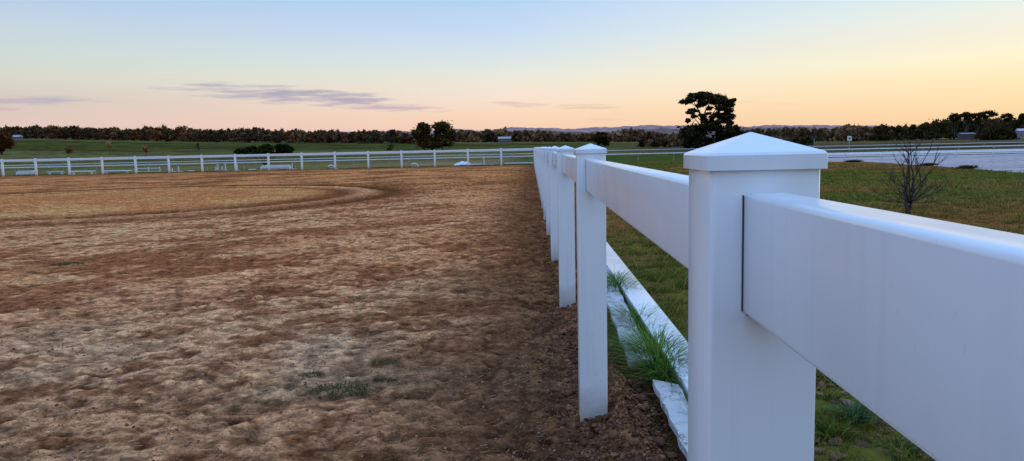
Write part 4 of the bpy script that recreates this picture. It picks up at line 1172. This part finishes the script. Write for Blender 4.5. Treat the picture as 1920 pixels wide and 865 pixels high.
def arch(px, label):
    x = gx(px); root = empty('plastic_cup_block', (x, YG, gz_(x, YG))); tag(root, label, 'block')
    m = MB(); m.tube([(-.28, 0, -.02), (-.2, 0, .18), (0, 0, .26), (.2, 0, .2), (.28, 0, -.02)], .05, 8); m.build('arch', M_oldwhite, root, smooth_angle=60)
    m = MB(); m.box((0, .06, .05), (.3, .04, .1), bevel=.01); m.build('crossbar', M_oldwhite, root)
arch(777, 'small white arched block in the grass under the far fence')
arch(621, 'small white arched block at the foot of a far fence post')

# grass verge under the far fence and behind it
def far_verge():
    n = 26000
    x = RNG.uniform(-46, 22, n); y = YFAR + 0.3 + RNG.exponential(1.6, n); y = np.clip(y, 0, YFAR + 8)
    k = (x < XFAR + .3) | (y > YFAR + .5)
    k &= RNG.uniform(0, 1, n) < sstep(.34, .56, fbm(x / 2.2, y / 2.2, 3, 210)) + .1
    x, y = x[k], y[k]; m = len(x)
    o = blades('verge_grass', np.stack([x, y, terrain_h(x, y) - .03], -1), .13 * RNG.uniform(.5, 1.3, m), np.full(m, .035), pal(m, [GREEN, OLIVE, DGREEN, STRAW], [3, 3, 2, 1.5]), lean=.9)
    tag(o, 'rough green grass along the foot of the far fence', 'grass', kind='stuff')
far_verge()

# ------------------------------------------------------------------ sky
def build_world():
    w = bpy.data.worlds.new('World'); sc.world = w; w.use_nodes = True
    nt = w.node_tree; nt.nodes.clear()
    out = N(nt, 'ShaderNodeOutputWorld'); bg = N(nt, 'ShaderNodeBackground')
    tc = N(nt, 'ShaderNodeTexCoord'); sp = N(nt, 'ShaderNodeSeparateXYZ'); nt.links.new(tc.outputs['Generated'], sp.inputs[0])
    def M(op, a, b=None, c=None, clamp=False):
        n = N(nt, 'ShaderNodeMath', operation=op); n.use_clamp = clamp
        for i, v in enumerate((a, b, c)):
            if v is None: continue
            if isinstance(v, (int, float)): n.inputs[i].default_value = v
            else: nt.links.new(v, n.inputs[i])
        return n.outputs[0]
    x, y, z = sp.outputs
    hyp = M('SQRT', M('ADD', M('ADD', M('MULTIPLY', x, x), M('MULTIPLY', y, y)), 1e-6))
    zp = M('MAXIMUM', z, 0.0)
    SA = R(65)
    s = M('DIVIDE', M('ADD', M('MULTIPLY', x, math.sin(SA)), M('MULTIPLY', y, math.cos(SA))), hyp)
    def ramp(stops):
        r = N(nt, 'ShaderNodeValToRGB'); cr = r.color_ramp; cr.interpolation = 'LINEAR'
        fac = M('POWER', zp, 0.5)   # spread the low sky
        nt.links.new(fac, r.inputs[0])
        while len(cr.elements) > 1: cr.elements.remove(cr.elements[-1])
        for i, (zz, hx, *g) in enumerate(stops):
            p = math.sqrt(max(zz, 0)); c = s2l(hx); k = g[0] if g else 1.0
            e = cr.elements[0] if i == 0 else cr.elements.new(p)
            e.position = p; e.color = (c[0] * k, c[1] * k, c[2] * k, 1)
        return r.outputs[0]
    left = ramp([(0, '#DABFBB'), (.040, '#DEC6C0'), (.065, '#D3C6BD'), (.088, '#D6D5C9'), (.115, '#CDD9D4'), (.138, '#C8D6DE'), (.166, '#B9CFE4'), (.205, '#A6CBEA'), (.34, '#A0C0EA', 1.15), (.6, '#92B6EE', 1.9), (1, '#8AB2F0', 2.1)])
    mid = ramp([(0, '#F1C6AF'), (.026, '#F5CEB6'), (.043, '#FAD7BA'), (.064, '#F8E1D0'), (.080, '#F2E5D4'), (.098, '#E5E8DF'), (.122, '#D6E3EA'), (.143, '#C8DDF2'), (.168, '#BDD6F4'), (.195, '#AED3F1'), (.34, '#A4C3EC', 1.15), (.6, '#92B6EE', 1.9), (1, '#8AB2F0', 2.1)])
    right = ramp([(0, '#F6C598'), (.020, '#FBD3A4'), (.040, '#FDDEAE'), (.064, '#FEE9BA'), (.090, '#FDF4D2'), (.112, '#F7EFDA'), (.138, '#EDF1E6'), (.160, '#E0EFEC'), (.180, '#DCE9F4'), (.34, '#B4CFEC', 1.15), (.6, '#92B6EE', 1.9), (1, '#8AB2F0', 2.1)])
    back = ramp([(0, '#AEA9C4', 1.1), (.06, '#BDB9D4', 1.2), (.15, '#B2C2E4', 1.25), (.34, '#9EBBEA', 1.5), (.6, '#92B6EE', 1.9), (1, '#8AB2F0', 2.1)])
    def mixc(a, b, f):
        n = N(nt, 'ShaderNodeMix', data_type='RGBA'); nt.links.new(a, n.inputs['A']); nt.links.new(b, n.inputs['B'])
        nt.links.new(f, n.inputs['Factor']); return n.outputs['Result']
    def mr(v, a, b, c=0.0, d=1.0, smooth=True):
        n = N(nt, 'ShaderNodeMapRange'); n.interpolation_type = 'SMOOTHSTEP' if smooth else 'LINEAR'
        n.inputs['From Min'].default_value = a; n.inputs['From Max'].default_value = b
        n.inputs['To Min'].default_value = c; n.inputs['To Max'].default_value = d
        nt.links.new(v, n.inputs['Value']); return n.outputs['Result']
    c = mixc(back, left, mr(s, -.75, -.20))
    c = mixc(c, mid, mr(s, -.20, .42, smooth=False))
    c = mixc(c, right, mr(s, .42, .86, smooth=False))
    # clouds: thin streaks given in azimuth and elevation
    az = M('ARCTAN2', x, y)
    cv = N(nt, 'ShaderNodeCombineXYZ'); nt.links.new(M('MULTIPLY', az, 14.0), cv.inputs[0]); nt.links.new(M('MULTIPLY', z, 160.0), cv.inputs[1])
    nz = N(nt, 'ShaderNodeTexNoise'); nz.inputs['Scale'].default_value = 1.3; nz.inputs['Detail'].default_value = 8; nz.inputs['Roughness'].default_value = 0.62
    nt.links.new(cv.outputs[0], nz.inputs['Vector'])
    def streak(px0, py0, px1, py1, th, amt, colr, cc):
        a = ray(px0, py0).normalized(); b = ray(px1, py1).normalized()
        a0, a1 = math.atan2(a.x, a.y), math.atan2(b.x, b.y)
        ac, ah = (a0 + a1) / 2, abs(a1 - a0) / 2; sl = (b.z - a.z) / (a1 - a0); zc = (a.z + b.z) / 2
        u = M('DIVIDE', M('SUBTRACT', az, ac), ah)
        ln = M('ADD', M('MULTIPLY', M('SUBTRACT', az, ac), sl), zc)
        v = M('DIVIDE', M('SUBTRACT', z, ln), th / F)
        d = M('ADD', M('MULTIPLY', u, u), M('MULTIPLY', v, v))
        e = M('SUBTRACT', M('ADD', 1.0, M('MULTIPLY', M('SUBTRACT', nz.outputs['Fac'], .5), 4.4)), d)
        f = M('MULTIPLY', mr(e, -0.1, 1.4), amt)
        rgb = N(nt, 'ShaderNodeRGB'); rgb.outputs[0].default_value = (*s2l(colr), 1)
        return mixc(cc, rgb.outputs[0], f)
    c = streak(300, 161, 770, 193, 17, .9, '#B4B0C0', c)
    c = streak(430, 170, 760, 187, 14, .7, '#B0A8B9', c)
    c = streak(600, 196, 850, 205, 9, .75, '#C2AFBE', c)
    c = streak(-80, 188, 200, 190, 8, .85, '#B6B0BF', c)
    c = streak(-40, 204, 40, 206, 3, .6, '#C8B2BE', c)
    c = streak(910, 194, 1035, 199, 6, .85, '#D9BDB2', c)
    c = streak(1030, 201, 1165, 201, 6, .8, '#DDBFB0', c)
    c = streak(250, 161, 400, 168, 4, .35, '#C2BFCB', c)
    c = streak(1340, 190, 1500, 196, 3.5, .25, '#F0CDB0', c)
    c = streak(1060, 222, 1170, 225, 2.5, .35, '#DDB9A8', c)
    # below the horizon
    down = M('LESS_THAN', z, -0.002)
    rgb = N(nt, 'ShaderNodeRGB'); rgb.outputs[0].default_value = (.12, .09, .07, 1)
    c = mixc(c, rgb.outputs[0], down)
    # a physical dusk sky adds its own share of light
    sky = N(nt, 'ShaderNodeTexSky'); sky.sky_type = 'NISHITA'; sky.sun_disc = False
    sky.sun_elevation = R(2.0); sky.sun_rotation = R(65); sky.air_density = 1.0; sky.dust_density = 1.0
    sm = N(nt, 'ShaderNodeVectorMath', operation='SCALE'); sm.inputs['Scale'].default_value = 0.006
    nt.links.new(sky.outputs[0], sm.inputs[0])
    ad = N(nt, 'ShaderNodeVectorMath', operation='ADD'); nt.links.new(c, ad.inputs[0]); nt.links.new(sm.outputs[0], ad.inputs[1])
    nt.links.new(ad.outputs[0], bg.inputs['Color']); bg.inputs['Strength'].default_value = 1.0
    nt.links.new(bg.outputs[0], out.inputs['Surface'])
build_world()

sl = bpy.data.lights.new('sun', 'SUN'); sun = bpy.data.objects.new('sun', sl); col.objects.link(sun)
sl.energy = 0.45; sl.angle = R(14); sl.color = (1.0, 0.80, 0.58)
el, azs = R(5), R(65)
dv = Vector((math.sin(azs) * math.cos(el), math.cos(azs) * math.cos(el), math.sin(el)))
sun.rotation_euler = dv.to_track_quat('Z', 'Y').to_euler()

sc.view_settings.view_transform = 'Standard'; sc.view_settings.look = 'None'
sc.view_settings.exposure = 0; sc.view_settings.gamma = 1
sc.render.engine = 'CYCLES'
sc.cycles.max_bounces = 5; sc.cycles.diffuse_bounces = 3; sc.cycles.transmission_bounces = 2
bpy.context.view_layer.update()
